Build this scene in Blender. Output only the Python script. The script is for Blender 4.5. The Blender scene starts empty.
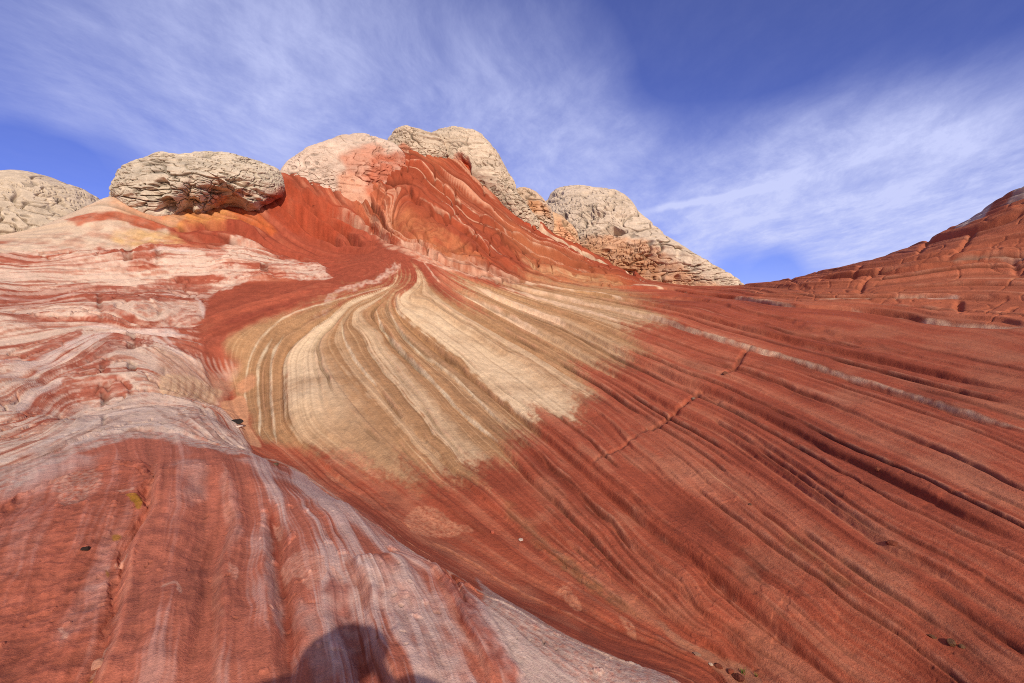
import bpy, math
import numpy as np

# ------------------------------------------------------------------ camera, sky, sun, exposure
SC = bpy.context.scene
F_PX, W, H = 484.0, 1024, 683
EYE = 1.6
PITCH = math.radians(2.5)                      # looking slightly down
cam_data = bpy.data.cameras.new('camera')
cam_data.sensor_width = 36.0
cam_data.lens = 36.0 * F_PX / W
cam_data.clip_start, cam_data.clip_end = 0.05, 20000.0
cam = bpy.data.objects.new('viewpoint', cam_data)
SC.collection.objects.link(cam)
cam.location = (0, 0, EYE)
cam.rotation_euler = (math.pi / 2 - PITCH, 0, 0)
SC.camera = cam

SUN_EL, SUN_AZ = math.radians(33.0), math.radians(162.0)   # azimuth from +Y towards +X: behind, to the right
sun_dir = np.array([math.sin(SUN_AZ) * math.cos(SUN_EL), math.cos(SUN_AZ) * math.cos(SUN_EL), math.sin(SUN_EL)])

SC.view_settings.view_transform = 'Standard'
SC.view_settings.look = 'None'
SC.view_settings.exposure = 0.0
SC.view_settings.gamma = 1.0
SC.cycles.filter_width = 1.0
SC.cycles.use_denoising = False          # keep the grain of the rock

world = bpy.data.worlds.new('World')
SC.world = world
world.use_nodes = True
wt = world.node_tree
wt.nodes.clear()


class NT:
    """tiny node helper"""
    def __init__(self, tree):
        self.t = tree

    def n(self, kind, ins=None, **props):
        nd = self.t.nodes.new(kind)
        for k, v in props.items():
            setattr(nd, k, v)
        for k, v in (ins or {}).items():
            if isinstance(v, bpy.types.NodeSocket):
                self.t.links.new(v, nd.inputs[k])
            else:
                nd.inputs[k].default_value = v
        return nd

    def math(self, op, a, b=0.0, clamp=False):
        return self.n('ShaderNodeMath', {0: a, 1: b}, operation=op, use_clamp=clamp).outputs[0]

    def vmath(self, op, a, b=(0, 0, 0)):
        nd = self.n('ShaderNodeVectorMath', {0: a, 1: b}, operation=op)
        return nd.outputs['Value'] if op in ('DOT_PRODUCT', 'LENGTH') else nd.outputs[0]

    def ramp(self, x, lo, hi, smooth=True):
        nd = self.n('ShaderNodeMapRange', {0: x, 1: lo, 2: hi, 3: 0.0, 4: 1.0})
        nd.interpolation_type = 'SMOOTHSTEP' if smooth else 'LINEAR'
        nd.clamp = True if not smooth else True
        return nd.outputs[0]

    def mix(self, f, a, b, blend='MIX'):
        nd = self.t.nodes.new('ShaderNodeMix')
        nd.data_type = 'RGBA'
        nd.blend_type = blend
        for idx, v in ((0, f), (6, a), (7, b)):
            if isinstance(v, bpy.types.NodeSocket):
                self.t.links.new(v, nd.inputs[idx])
            else:
                nd.inputs[idx].default_value = v
        return nd.outputs[2]


def bearing(px, py):
    """photo sight line -> unit world direction from the camera"""
    x = px - W / 2
    u = H / 2 - py
    c, s = math.cos(PITCH), math.sin(PITCH)
    d = np.array([x, F_PX * c + u * s, -F_PX * s + u * c])
    return d / np.linalg.norm(d)


g = NT(wt)
sky = g.n('ShaderNodeTexSky', sky_type='NISHITA', sun_disc=False)
sky.sun_elevation = SUN_EL
sky.sun_rotation = SUN_AZ
sky.altitude = 1700.0
sky.air_density, sky.dust_density, sky.ozone_density = 1.0, 0.4, 3.0
tint = g.mix(1.0, sky.outputs[0], (0.66, 0.64, 1.30, 1), 'MULTIPLY')
gen = g.n('ShaderNodeTexCoord').outputs['Generated']
sepd = g.n('ShaderNodeSeparateXYZ', {0: gen})
# the cirrus lies in a flat layer overhead: meet the view direction with that layer
hz = g.math('ADD', g.math('MAXIMUM', sepd.outputs[2], 0.0), 0.16)
pl = g.n('ShaderNodeCombineXYZ', {0: g.math('DIVIDE', sepd.outputs[0], hz), 1: g.math('DIVIDE', sepd.outputs[1], hz), 2: 0.0}).outputs[0]
wn = g.n('ShaderNodeTexNoise', {'Vector': pl, 'Scale': 0.7, 'Detail': 3.0}).outputs['Color']
plw = g.vmath('ADD', pl, g.vmath('SCALE', g.vmath('SUBTRACT', wn, (0.5, 0.5, 0.5)), (0, 0, 0)))
plw.node.inputs[1].default_value = (0, 0, 0)
scn = g.n('ShaderNodeVectorMath', {0: g.vmath('SUBTRACT', wn, (0.5, 0.5, 0.5))}, operation='SCALE')
scn.inputs['Scale'].default_value = 0.55
plw = g.vmath('ADD', pl, scn.outputs[0])


def cirrus(rot, sx, sy, scale, lo, hi, detail=7.0, rough=0.62):
    """streaks of ice cloud drawn out along the wind, which blows away from the viewer"""
    m0 = g.n('ShaderNodeMapping', {'Vector': plw, 'Rotation': (0, 0, math.radians(rot))})
    mp = g.n('ShaderNodeMapping', {'Vector': m0.outputs[0], 'Scale': (sx, sy, 1)})
    nz = g.n('ShaderNodeTexNoise', {'Vector': mp.outputs[0], 'Scale': scale, 'Detail': detail, 'Roughness': rough})
    return g.ramp(nz.outputs['Fac'], lo, hi)


def bank(px, py, half_deg, gain):
    """a bank of thin cloud centred on one direction of the sky"""
    d = bearing(px, py)
    dot = g.vmath('DOT_PRODUCT', gen, tuple(d))
    return g.math('MULTIPLY', g.ramp(dot, math.cos(math.radians(half_deg)), 1.0), gain)


BANKS = [(40, 100, 20, .42), (150, 110, 14, .22), (200, 20, 15, .42), (300, 50, 16, .42), (400, 70, 15, .40), (300, 130, 20, .36), (200, 120, 16, .22), (430, 130, 15, .38), (540, 130, 13, .42),
         (560, 185, 12, .35), (620, 215, 12, .40), (700, 215, 13, .50), (790, 220, 12, .55), (870, 215, 12, .55), (960, 205, 12, .50), (1015, 170, 10, .25),
         (840, 150, 9, .22), (920, 240, 9, .30), (560, 60, 9, .16), (850, 235, 13, .30), (740, 235, 9, .30), (980, 225, 10, .2)]
GAPS = [(30, 170, 5, .45), (110, 178, 5, .40), (750, 282, 6, .95), (800, 276, 5, .7), (690, 50, 18, .12), (170, 70, 8, .12)]
tot = None
for b in BANKS:
    v = bank(b[0], b[1], b[2] * 1.12, b[3] * (.42 if b[0] < 480 else .68))
    tot = v if tot is None else g.math('ADD', tot, v)
for b in GAPS:
    tot = g.math('SUBTRACT', tot, bank(*b))
tot = g.math('ADD', g.math('MINIMUM', g.math('MAXIMUM', tot, 0.0), 1.0), 0.07)
st1 = cirrus(8, 1.5, 0.7, 1.2, 0.30, 0.84)
st2 = cirrus(-16, 2.2, 0.8, 2.3, 0.34, 0.80, 9.0, .66)
st3 = cirrus(26, 2.6, 1.0, 4.6, 0.34, 0.80, 9.0, .68)
st4 = cirrus(10, 1.6, 0.8, 8.0, 0.34, 0.75, 9.0, .7)
wisps = g.math('ADD', g.math('ADD', g.math('MULTIPLY', st1, 0.50), g.math('MULTIPLY', st2, 0.42)), g.math('ADD', g.math('MULTIPLY', st3, 0.25), g.math('MULTIPLY', st4, 0.22)))
cl = g.math('MULTIPLY', tot, g.math('ADD', g.math('MULTIPLY', wisps, .85), 0.42), clamp=True)
# one old contrail low on the right
n1, n2 = bearing(640, 212), bearing(775, 186)
nrm = np.cross(n1, n2); nrm /= np.linalg.norm(nrm)
mid = n1 + n2; mid /= np.linalg.norm(mid)
jit = g.math('MULTIPLY', g.math('SUBTRACT', g.n('ShaderNodeTexNoise', {'Vector': gen, 'Scale': 14.0, 'Detail': 4.0}).outputs['Fac'], 0.5), 0.022)
off = g.math('ABSOLUTE', g.math('ADD', g.vmath('DOT_PRODUCT', gen, tuple(nrm)), jit))
trail = g.math('SUBTRACT', 1.0, g.ramp(off, 0.001, 0.011))
trail = g.math('MULTIPLY', trail, g.ramp(g.vmath('DOT_PRODUCT', gen, tuple(mid)), math.cos(math.radians(8.5)), math.cos(math.radians(3))))
cl = g.math('ADD', cl, g.math('MULTIPLY', trail, 0.42), clamp=True)
CLOUD = (5.9, 6.4, 9.8, 1)
skyc = g.mix(cl, tint, CLOUD)
glow = g.ramp(g.vmath('DOT_PRODUCT', gen, tuple(sun_dir)), math.cos(math.radians(75)), 1.0)  # warm glow around the sun, behind the view, added to warm the shadows
skyc = g.mix(g.math('MULTIPLY', glow, .9), skyc, (7.4, 6.7, 6.0, 1))
bg = g.n('ShaderNodeBackground', {'Color': skyc, 'Strength': 0.10})
wo = g.n('ShaderNodeOutputWorld')
wt.links.new(bg.outputs[0], wo.inputs[0])

sun_data = bpy.data.lights.new('sun', 'SUN')
sun_data.energy = 3.9
sun_data.angle = math.radians(0.53)
sun_data.color = (1.0, 0.93, 0.79)
sun = bpy.data.objects.new('sun', sun_data)
SC.collection.objects.link(sun)
sun.location = tuple(sun_dir * 80)
from mathutils import Vector
sun.rotation_euler = Vector(tuple(-sun_dir)).to_track_quat('-Z', 'Y').to_euler()

# ------------------------------------------------------------------ numeric helpers
K_LIGHT = 1.0        # sunlit value / base colour


def lin(c):
    c = np.asarray(c, np.float64) / 255.0
    return (np.where(c <= 0.04045, c / 12.92, ((c + 0.055) / 1.055) ** 2.4) / K_LIGHT).astype(np.float32)


def _hash(ix, iy, iz, seed):
    h = (ix.astype(np.uint32) * np.uint32(374761393)) ^ (iy.astype(np.uint32) * np.uint32(668265263))
    h = h ^ (iz * np.uint32(2147483647 & 0x5bd1e995)) ^ np.uint32((seed * 2654435761) & 0xffffffff)
    h = (h ^ (h >> np.uint32(13))) * np.uint32(1274126177)
    h = h ^ (h >> np.uint32(16))
    return h


def noise2(x, y, seed=0):
    """gradient noise about -1..1"""
    x = np.asarray(x, np.float32); y = np.asarray(y, np.float32)
    xf, yf = np.floor(x), np.floor(y)
    ix, iy = xf.astype(np.int32), yf.astype(np.int32)
    fx, fy = x - xf, y - yf
    u = fx * fx * fx * (fx * (fx * 6 - 15) + 10)
    v = fy * fy * fy * (fy * (fy * 6 - 15) + 10)
    z = np.uint32(7)

    def gr(dx, dy):
        h = _hash(ix + dx, iy + dy, z, seed)
        a = (h & np.uint32(1023)).astype(np.float32) * np.float32(2 * math.pi / 1024)
        return np.cos(a) * (fx - dx) + np.sin(a) * (fy - dy)
    a = gr(0, 0); b = gr(1, 0)
    c = gr(0, 1); d = gr(1, 1)
    ab = a + u * (b - a)
    cd = c + u * (d - c)
    return (ab + v * (cd - ab)) * np.float32(1.5)


def noise3(x, y, z, seed=0):
    """value noise -1..1, smooth"""
    x, y, z = (np.asarray(q, np.float32) for q in (x, y, z))
    xf, yf, zf = np.floor(x), np.floor(y), np.floor(z)
    ix, iy, iz = xf.astype(np.int32), yf.astype(np.int32), zf.astype(np.int32)
    fx, fy, fz = x - xf, y - yf, z - zf
    fx = fx * fx * (3 - 2 * fx); fy = fy * fy * (3 - 2 * fy); fz = fz * fz * (3 - 2 * fz)

    def vv(a, b, c):
        return (_hash(ix + a, iy + b, (iz + c).astype(np.uint32), seed) & np.uint32(65535)).astype(np.float32) / 32767.5 - 1
    r = []
    for c in (0, 1):
        p = vv(0, 0, c); q = vv(1, 0, c); s = vv(0, 1, c); t = vv(1, 1, c)
        pq = p + fx * (q - p); st = s + fx * (t - s)
        r.append(pq + fy * (st - pq))
    return r[0] + fz * (r[1] - r[0])


def fbm2(x, y, seed, octs=4, gain=0.5, lac=2.03):
    t, a = 0, 1.0
    for o in range(octs):
        t = t + a * noise2(x, y, seed + 31 * o)
        x, y, a = x * lac + 3.1, y * lac - 1.7, a * gain
    return t


def sst(x, a, b):
    t = np.clip((x - a) / (b - a), 0, 1)
    return t * t * (3 - 2 * t)


def tps_fit(P, val, lam=0.0):
    n = len(P)
    d2 = ((P[:, None, :] - P[None, :, :]) ** 2).sum(-1)
    K = 0.5 * d2 * np.log(d2 + 1e-12) + lam * np.eye(n)
    A = np.zeros((n + 3, n + 3))
    A[:n, :n] = K
    A[:n, n] = 1; A[:n, n + 1:] = P
    A[n, :n] = 1; A[n + 1:, :n] = P.T
    return np.linalg.solve(A, np.concatenate([val, [0, 0, 0]]))


def tps_eval(P, w, X, Y):
    shp = np.broadcast(X, Y).shape
    X = np.broadcast_to(X, shp).ravel().astype(np.float64); Y = np.broadcast_to(Y, shp).ravel().astype(np.float64)
    out = w[-3] + w[-2] * X + w[-1] * Y
    for s in range(0, len(X), 40000):
        xs, ys = X[s:s + 40000], Y[s:s + 40000]
        acc = np.zeros(len(xs))
        for (px, py), wi in zip(P, w[:-3]):
            d2 = (xs - px) ** 2 + (ys - py) ** 2 + 1e-12
            acc += (0.5 * wi) * d2 * np.log(d2)
        out[s:s + 40000] += acc
    return out.reshape(shp)


# ------------------------------------------------------------------ plan chart of the land: bearing x log distance
RK = np.array([.04, 1, 1.5, 2, 4, 7, 12, 18, 22, 26, 32, 40, 60, 200, 4000])
DK = np.array([8, 40, 250, 380, 300, 220, 185, 230, 340, 480, 520, 350, 80, 15, 8.])
_rho = np.linspace(math.log(.04), math.log(4000), 6000)
_den = np.interp(_rho, np.log(RK), DK)
_V = np.concatenate([[0], np.cumsum((_den[1:] + _den[:-1]) / 2 * np.diff(_rho))])


def v_of_r(r):
    return np.interp(np.log(r), _rho, _V)


def r_of_v(v):
    return np.exp(np.interp(v, _V, _rho))


def sight(px, py):
    d = bearing(px, py)
    h = math.hypot(d[0], d[1])
    return math.atan2(d[0], d[1]), d[2] / h          # bearing angle, slope of the sight line


# control heights of the bedrock: (px, py, z) and (px, py, distance)
CZ = [(0, 683, 0), (120, 683, 0), (250, 683, 0), (380, 683, -.02), (500, 683, -.12), (600, 683, -.25), (680, 683, -.36),
      (0, 600, 0), (120, 600, .02), (250, 600, .02), (400, 610, -.03), (510, 607, -.16), (600, 652, -.27),
      (0, 520, .02), (120, 520, .05), (250, 520, .03), (340, 502, -.02), (420, 557, -.08),
      (0, 465, .05), (85, 425, .1), (160, 440, .05), (250, 453, 0), (85, 405, .12), (165, 404, 0.02), (205, 420, -.02),
      (237, 408, -.3), (225, 383, .05), (252, 440, -.5), (290, 455, -.6), (350, 490, -.65), (430, 542, -.7), (520, 592, -.75),
      (610, 638, -.8), (690, 670, -.85), (740, 683, -.9),
      (400, 440, -.36), (300, 400, 0.0), (300, 350, .76), (400, 400, 0), (400, 350, .77), (500, 500, -.68), (500, 450, -.45), (500, 400, -.12),
      (500, 350, .7), (600, 600, -.8), (600, 550, -.75), (600, 500, -.62), (600, 450, -.42), (600, 400, -.17), (600, 350, .68),
      (800, 683, -.8), (900, 683, -.65), (1024, 683, -.45), (800, 600, -.6), (800, 500, -.35), (800, 400, .07), (800, 350, .82),
      (1024, 600, -.3), (1024, 500, -.05), (1024, 400, .4), (900, 600, -.45), (700, 500, -.5), (700, 600, -.75), (900, 500, -.2)]
CR = [(400, 300, 18), (500, 300, 20), (600, 300, 22), (800, 310, 20), (1024, 350, 14.5), (1024, 320, 18.5), (700, 400, 10.8), (700, 350, 15), (700, 310, 20.5),
      (745, 287, 33), (745, 298, 25), (800, 279, 31), (862, 266, 30), (900, 256, 30), (957, 231, 31), (990, 209, 31.5), (1024, 188, 32), (900, 300, 22), (1024, 300, 21), (1024, 255, 25.5), (960, 265, 25),
      (330, 250, 25), (300, 270, 22), (370, 217, 26.6), (400, 250, 22.5), (400, 200, 26.5), (400, 165, 28.8), (388, 152, 29.7), (450, 250, 23.5),
      (450, 200, 27.5), (455, 163, 31.5), (500, 250, 25.5), (500, 206, 31.5), (480, 186, 31.4), (530, 226, 32.5), (560, 270, 27), (560, 244, 33.6), (600, 264, 34), (640, 282, 34), (690, 287, 33.5),
      (345, 150, 29.6), (300, 168, 28.8), (280, 184, 28.0), (262, 192, 27.6), (240, 203, 27.6), (320, 160, 29.2), (330, 203, 27.6), (285, 195, 27.6), (268, 215, 26.5), (350, 235, 25.9), (300, 235, 26.0),
      (200, 212, 26.5), (150, 208, 26.5), (230, 240, 24.3), (110, 199, 27), (60, 219, 27), (30, 232, 26), (0, 241, 25),
      (0, 290, 20.5), (100, 290, 20.5), (200, 290, 20.5), (100, 250, 23.5), (0, 340, 15.5), (100, 340, 15.3), (170, 340, 15.2), (0, 385, 12), (100, 385, 12), (180, 385, 12.4),
      (240, 340, 15.4), (260, 300, 18.5), (330, 300, 18.2), (195, 196, 28)]
ctl = []
for px, py, z in CZ:
    t, e = sight(px, py)
    ctl.append((t, (z - EYE) / e, z))
for px, py, r in CR:
    t, e = sight(px, py)
    ctl.append((t, r, EYE + r * e))
for deg in (-70, -52, -35, -20, -5, 8, 20, 35, 52, 70):
    t = math.radians(deg)
    ctl += [(t, 42, 3.0 if deg > -28 else 2.0), (t, 75, -4), (t, 200, -12), (t, 1000, -22), (t, 3900, -22)]
ctl += [(math.radians(-46), 31, 3.4), (math.radians(-41), 31, 3.9), (math.radians(-35), 32, 5.2), (math.radians(-28), 33, 6.0)]
for deg in (-70, 70):
    t = math.radians(deg)
    s = -1 if deg < 0 else 1
    ctl += [(t, 3, .0), (t, 6, .1), (t, 12, .6), (t, 20, 3.0), (t, 28, 6.5)]
for deg in (-60, -30, 0, 30, 60):
    ctl.append((math.radians(deg), 1.3, 0.0))
ctl = np.array(ctl)
CP = np.stack([ctl[:, 0] * 484, v_of_r(ctl[:, 1])], 1) / 100.0
CW = tps_fit(CP, ctl[:, 2], 1e-4)


def base_height(T, V):
    """smooth bedrock height on the (bearing, V) chart"""
    T, V = np.broadcast_arrays(np.asarray(T, np.float64), np.asarray(V, np.float64))
    z = tps_eval(CP, CW, np.clip(T, -1.25, 1.25) * 4.84, V / 100)
    r = r_of_v(V)
    z = z * sst(r, 0.7, 1.6)
    back = sst(np.abs(T), 1.15, 1.6)
    zb = 0.25 * np.sin(r * 0.35 + 2 * T) * sst(r, 2, 8) - 22 * sst(r, 60, 900)
    return z * (1 - back) + zb * back


# table for meeting a sight line with the bedrock
TT = np.radians(np.linspace(-52, 52, 417))
VV = np.linspace(v_of_r(1.4), v_of_r(45), 700)
ZT = base_height(TT[:, None] + 0 * VV[None, :], VV[None, :] + 0 * TT[:, None])
ET = np.maximum.accumulate((ZT - EYE) / r_of_v(VV)[None, :], axis=1)


def land(px, py):
    """where the sight line through a point of the photo meets the bedrock -> chart (U, V)"""
    t, e = sight(px, py)
    f = np.clip((t - TT[0]) / (TT[1] - TT[0]), 0, len(TT) - 1.001)
    i = int(f); f -= i
    col = ET[i] * (1 - f) + ET[i + 1] * f
    col = col + np.arange(len(col)) * 1e-9
    v = np.interp(e, col, VV)
    return t * 484, v


def chart(pts):
    return np.array([land(*p) for p in pts])


def smooth_line(pts, n=6):
    """Catmull-Rom through the traced points"""
    p = np.array(pts, float)
    p = np.vstack([2 * p[0] - p[1], p, 2 * p[-1] - p[-2]])
    out = []
    for i in range(1, len(p) - 2):
        for k in range(n):
            t = k / n
            out.append(0.5 * ((2 * p[i]) + (-p[i - 1] + p[i + 1]) * t + (2 * p[i - 1] - 5 * p[i] + 4 * p[i + 1] - p[i + 2]) * t * t
                              + (-p[i - 1] + 3 * p[i] - 3 * p[i + 1] + p[i + 2]) * t ** 3))
    out.append(p[-2])
    return np.array(out)


# ------------------------------------------------------------------ traced bedding lines of the swirl, the flank and the right slope
BED = {
    'trough':   (0.2, [(254, 448), (276, 458)]),
    'trough_b': (1.3, [(345, 497), (420, 549), (510, 600), (600, 646), (680, 678)]),
    'sweep_hi': (-0.9, [(372, 262), (322, 284), (255, 300), (198, 322)]),
    'sweep_lo': (0.0, [(382, 281), (320, 301), (260, 322), (208, 342), (226, 372), (240, 415), (252, 438)]),
    'sweep_in': (0.6, [(390, 286), (330, 302), (285, 318), (257, 345), (246, 380), (247, 415)]),
    'stripe_a': (1.0, [(272, 340), (259, 365), (258, 387), (259, 410), (260, 437)]),
    'stripe_b': (1.35, [(283, 335), (272, 360), (271, 390), (273, 412), (277, 444)]),
    'ridge_l':  (1.8, [(330, 318), (300, 340), (285, 360), (283, 395), (290, 432), (318, 462), (380, 508), (470, 565), (570, 622)]),
    'ridge_r':  (2.6, [(322, 336), (325, 362), (340, 390), (364, 420), (396, 452), (433, 488), (500, 540), (590, 600), (647, 632), (693, 655), (727, 672)]),
    'line_c':   (3.1, [(342, 322), (345, 340), (357, 363), (377, 387), (400, 413), (427, 443), (460, 477), (510, 522)]),
    'band_l':   (3.5, [(356, 308), (361, 337), (377, 365), (407, 401), (443, 448), (478, 486)]),
    'band_r':   (4.0, [(370, 306), (387, 343), (417, 380), (453, 421), (488, 458)]),
    'line_d':   (4.4, [(376, 308), (383, 330), (404, 353), (431, 380), (463, 413), (497, 442), (533, 480), (590, 535), (630, 577), (667, 611), (707, 642), (762, 683)]),
    'line_e':   (5.0, [(389, 312), (413, 347), (447, 371), (483, 405), (520, 440), (560, 476), (610, 522), (700, 608), (780, 680)]),
    'slab_l':   (5.7, [(393, 290), (396, 307), (408, 323), (440, 352), (478, 382), (510, 408), (541, 433), (580, 467), (623, 505), (687, 552), (740, 597), (780, 631), (822, 664), (845, 683)]),
    'slab_m':   (6.6, [(412, 290), (430, 308), (462, 330), (520, 368), (590, 420), (660, 480), (720, 530), (790, 585), (890, 660)]),
    'slab_r':   (7.2, [(432, 290), (452, 308), (482, 327), (525, 352), (568, 378), (592, 390), (624, 413), (655, 434), (688, 457), (738, 497), (782, 533), (824, 565), (876, 602), (927, 636), (972, 669)]),
    'line_g':   (8.6, [(460, 293), (487, 306), (517, 322), (543, 335), (572, 350), (592, 362), (624, 379), (657, 399), (680, 412), (722, 432), (765, 461), (805, 489), (843, 516), (888, 546), (929, 566), (967, 589), (1014, 619)]),
    'line_h':   (9.8, [(477, 288), (502, 300), (535, 313), (563, 323), (592, 337), (625, 354), (658, 368), (684, 380), (705, 387), (751, 408), (793, 429), (836, 452), (877, 471), (918, 491), (963, 513), (1018, 538)]),
    'line_i':   (11.4, [(507, 283), (533, 291), (580, 302), (613, 309), (640, 315), (667, 322), (693, 331), (720, 340), (747, 348), (774, 355), (816, 368), (863, 382), (917, 398), (967, 413), (1024, 430)]),
    'line_i2':  (12.3, [(560, 288), (620, 299), (700, 316), (790, 340), (870, 358), (950, 376), (1024, 392)]),
    'line_j':   (13.2, [(524, 268), (562, 278), (620, 287), (667, 289), (693, 294), (740, 299), (795, 306), (851, 309), (907, 316), (935, 322), (1018, 327)]),
    'fold_e':   (11.4, [(366, 217), (387, 237), (412, 245), (447, 261), (483, 274)]),
    'flank_d':  (12.6, [(408, 185), (420, 207), (460, 227), (490, 252)]),
    'flank_a':  (14.0, [(395, 158), (418, 168), (441, 188), (468, 210), (494, 224), (528, 244), (561, 258), (600, 272)]),
    'flank_b':  (14.7, [(427, 160), (447, 174), (474, 198), (501, 220), (528, 237), (551, 248), (602, 267)]),
    'flank_c':  (15.4, [(478, 178), (502, 201), (538, 231), (562, 244), (602, 263), (645, 282)]),
    'hill_a':   (14.4, [(760, 296), (850, 298), (950, 297), (1024, 300)]),
    'hill_b':   (16.2, [(820, 280), (900, 272), (951, 263), (981, 259), (1024, 258)]),
    'hill_c':   (18.6, [(930, 241), (975, 230), (1024, 212)]),
}
bp, bs = [], []
BEDC = {}
for k, (s, pts) in BED.items():
    c = chart(smooth_line(pts, 4))
    BEDC[k] = c
    sub = c[::3] if len(c) > 6 else c
    bp.append(sub); bs.append(np.full(len(sub), s))
SP = np.vstack(bp) / 100.0
SWt = tps_fit(SP, np.concatenate(bs), 1e-2)

# flow of the folded beds on the left
LEFT = [(0.0, [(0, 256), (51, 260), (110, 252), (180, 246), (245, 250)]), (1.0, [(0, 272), (90, 270), (200, 265), (300, 268)]),
        (2.0, [(0, 289), (70, 286), (112, 283), (180, 281), (240, 283)]), (3.0, [(0, 310), (58, 305), (105, 306), (150, 307), (205, 310)]),
        (4.0, [(0, 334), (62, 330), (112, 329), (142, 335), (185, 337)]), (5.0, [(0, 366), (15, 364), (40, 361), (59, 352), (82, 342), (94, 337), (112, 334)]),
        (5.6, [(0, 383), (29, 378), (51, 368), (73, 358), (91, 346), (108, 339), (135, 343), (165, 354), (185, 368), (210, 390)]),
        (7.0, [(0, 410), (19, 409), (32, 397), (48, 390), (63, 382), (110, 378), (150, 378), (185, 395)]),
        (8.6, [(0, 440), (44, 425), (66, 412), (83, 405), (102, 403), (150, 400), (200, 412), (228, 440)]),
        (10., [(0, 475), (40, 460), (100, 440), (160, 430), (220, 445), (248, 455)])]
lp, lv = [], []
for s, pts in LEFT:
    c = chart(smooth_line(pts, 2))
    lp.append(c); lv.append(np.full(len(c), s))
LP = np.vstack(lp) / 100.0
LWt = tps_fit(LP, np.concatenate(lv), 2e-3)

# fluting of the mound in front
FLUTE = [(-1.2, [(60, 470), (30, 540), (-10, 640)]), (0.0, [(157, 463), (153, 492), (150, 518), (134, 545), (126, 572), (123, 602), (117, 635), (104, 668), (92, 700)]), (.55, [(190, 462), (188, 520), (176, 580), (168, 640), (160, 690)]),
         (1.0, [(226, 466), (229, 505), (230, 532), (222, 556), (218, 590), (218, 622), (216, 660), (214, 700)]), (1.7, [(258, 472), (272, 505), (276, 530), (277, 560), (284, 592), (289, 630), (291, 680)]),
         (2.5, [(290, 484), (318, 520), (335, 570), (350, 630), (362, 700)]), (3.0, [(320, 505), (352, 556), (358, 574), (367, 596), (369, 620), (377, 648), (388, 673), (400, 700)]), (3.9, [(370, 535), (405, 580), (432, 625), (455, 690)]),
         (4.5, [(400, 552), (430, 565), (440, 582), (457, 615), (477, 648), (496, 690)]), (5.3, [(450, 575), (490, 604), (540, 645), (590, 690)]), (6.0, [(480, 592), (510, 607), (600, 653), (680, 688)])]
fp, fv = [], []
for s, pts in FLUTE:
    c = chart(smooth_line(pts, 2))
    fp.append(c); fv.append(np.full(len(c), s))
FP = np.vstack(fp) / 100.0
FW = tps_fit(FP, np.concatenate(fv), 2e-3)

# ------------------------------------------------------------------ the grid
NC, NB = 1561, 100
th_in = np.radians(np.linspace(-50, 50, NC))
th_out = np.linspace(math.radians(50), math.radians(310), NB + 2)[1:-1]
TH = np.concatenate([th_in, th_out])
v_lo, v_hi = v_of_r(1.35), v_of_r(42)
rows = np.concatenate([np.linspace(v_of_r(.06), v_lo, 26)[:-1], np.linspace(v_lo, v_hi, 1180), np.linspace(v_hi, v_of_r(3900), 70)[1:]])
NR = len(rows)
RR = r_of_v(rows)
Tw = np.where(TH > math.pi, TH - 2 * math.pi, TH)
Ug = np.repeat((Tw * 484)[None, :], NR, 0).astype(np.float32)
Vg = np.repeat(rows[:, None], len(TH), 1).astype(np.float32)
Rg = np.repeat(RR[:, None], len(TH), 1).astype(np.float32)
X = (Rg * np.sin(Ug / 484)).astype(np.float32)
Y = (Rg * np.cos(Ug / 484)).astype(np.float32)
def on_grid(fn):
    """evaluate a smooth function on every 6th inner column and all outer ones; cubic in between"""
    k = 6
    a = fn(th_in[None, ::k], rows[:, None])
    a = np.concatenate([2 * a[:, :1] - a[:, 1:2], a, 2 * a[:, -1:] - a[:, -2:-1]], 1)
    out = np.empty((NR, NC))
    for j in range(k):
        t = j / k
        w = 0.5 * np.array([-t + 2 * t * t - t ** 3, 2 - 5 * t * t + 3 * t ** 3, t + 4 * t * t - 3 * t ** 3, -t * t + t ** 3])
        n = len(range(j, NC, k))
        out[:, j::k] = sum(w[q] * (a[:, q:q + n] if q + n <= a.shape[1] else np.pad(a[:, q:], ((0, 0), (0, q + n - a.shape[1])))) for q in range(4))
    b = fn(Tw[None, NC:], rows[:, None])
    return np.concatenate([out, b], 1).astype(np.float32)


Z = on_grid(base_height)
front = sst(-np.abs(Ug), -560, -440) * sst(Rg, 0.8, 1.8) * (1 - sst(Rg, 38, 60))

S = on_grid(lambda t, v: tps_eval(SP, SWt, t * 4.84, v / 100))
FL = on_grid(lambda t, v: tps_eval(FP, FW, t * 4.84, v / 100))
L = on_grid(lambda t, v: tps_eval(LP, LWt, t * 4.84, v / 100))

# gentle wander so that traced edges are never ruler-clean
wU = (3.0 * noise2(Ug / 34, Vg / 34, 1) + 1.6 * noise2(Ug / 12, Vg / 12, 2) + 0.9 * noise2(Ug / 4.5, Vg / 4.5, 3)).astype(np.float32)
wV = (3.0 * noise2(Ug / 34, Vg / 34, 4) + 1.6 * noise2(Ug / 12, Vg / 12, 5) + 0.9 * noise2(Ug / 4.5, Vg / 4.5, 6)).astype(np.float32)


def box_of(C, m):
    u0, v0 = C.min(0) - m
    u1, v1 = C.max(0) + m
    c0, c1 = np.searchsorted(th_in * 484, [u0, u1])
    r0, r1 = np.searchsorted(rows, [v0, v1])
    return slice(max(r0, 0), max(r1, r0 + 1)), slice(max(c0, 0), min(max(c1, c0 + 1), NC))


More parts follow.
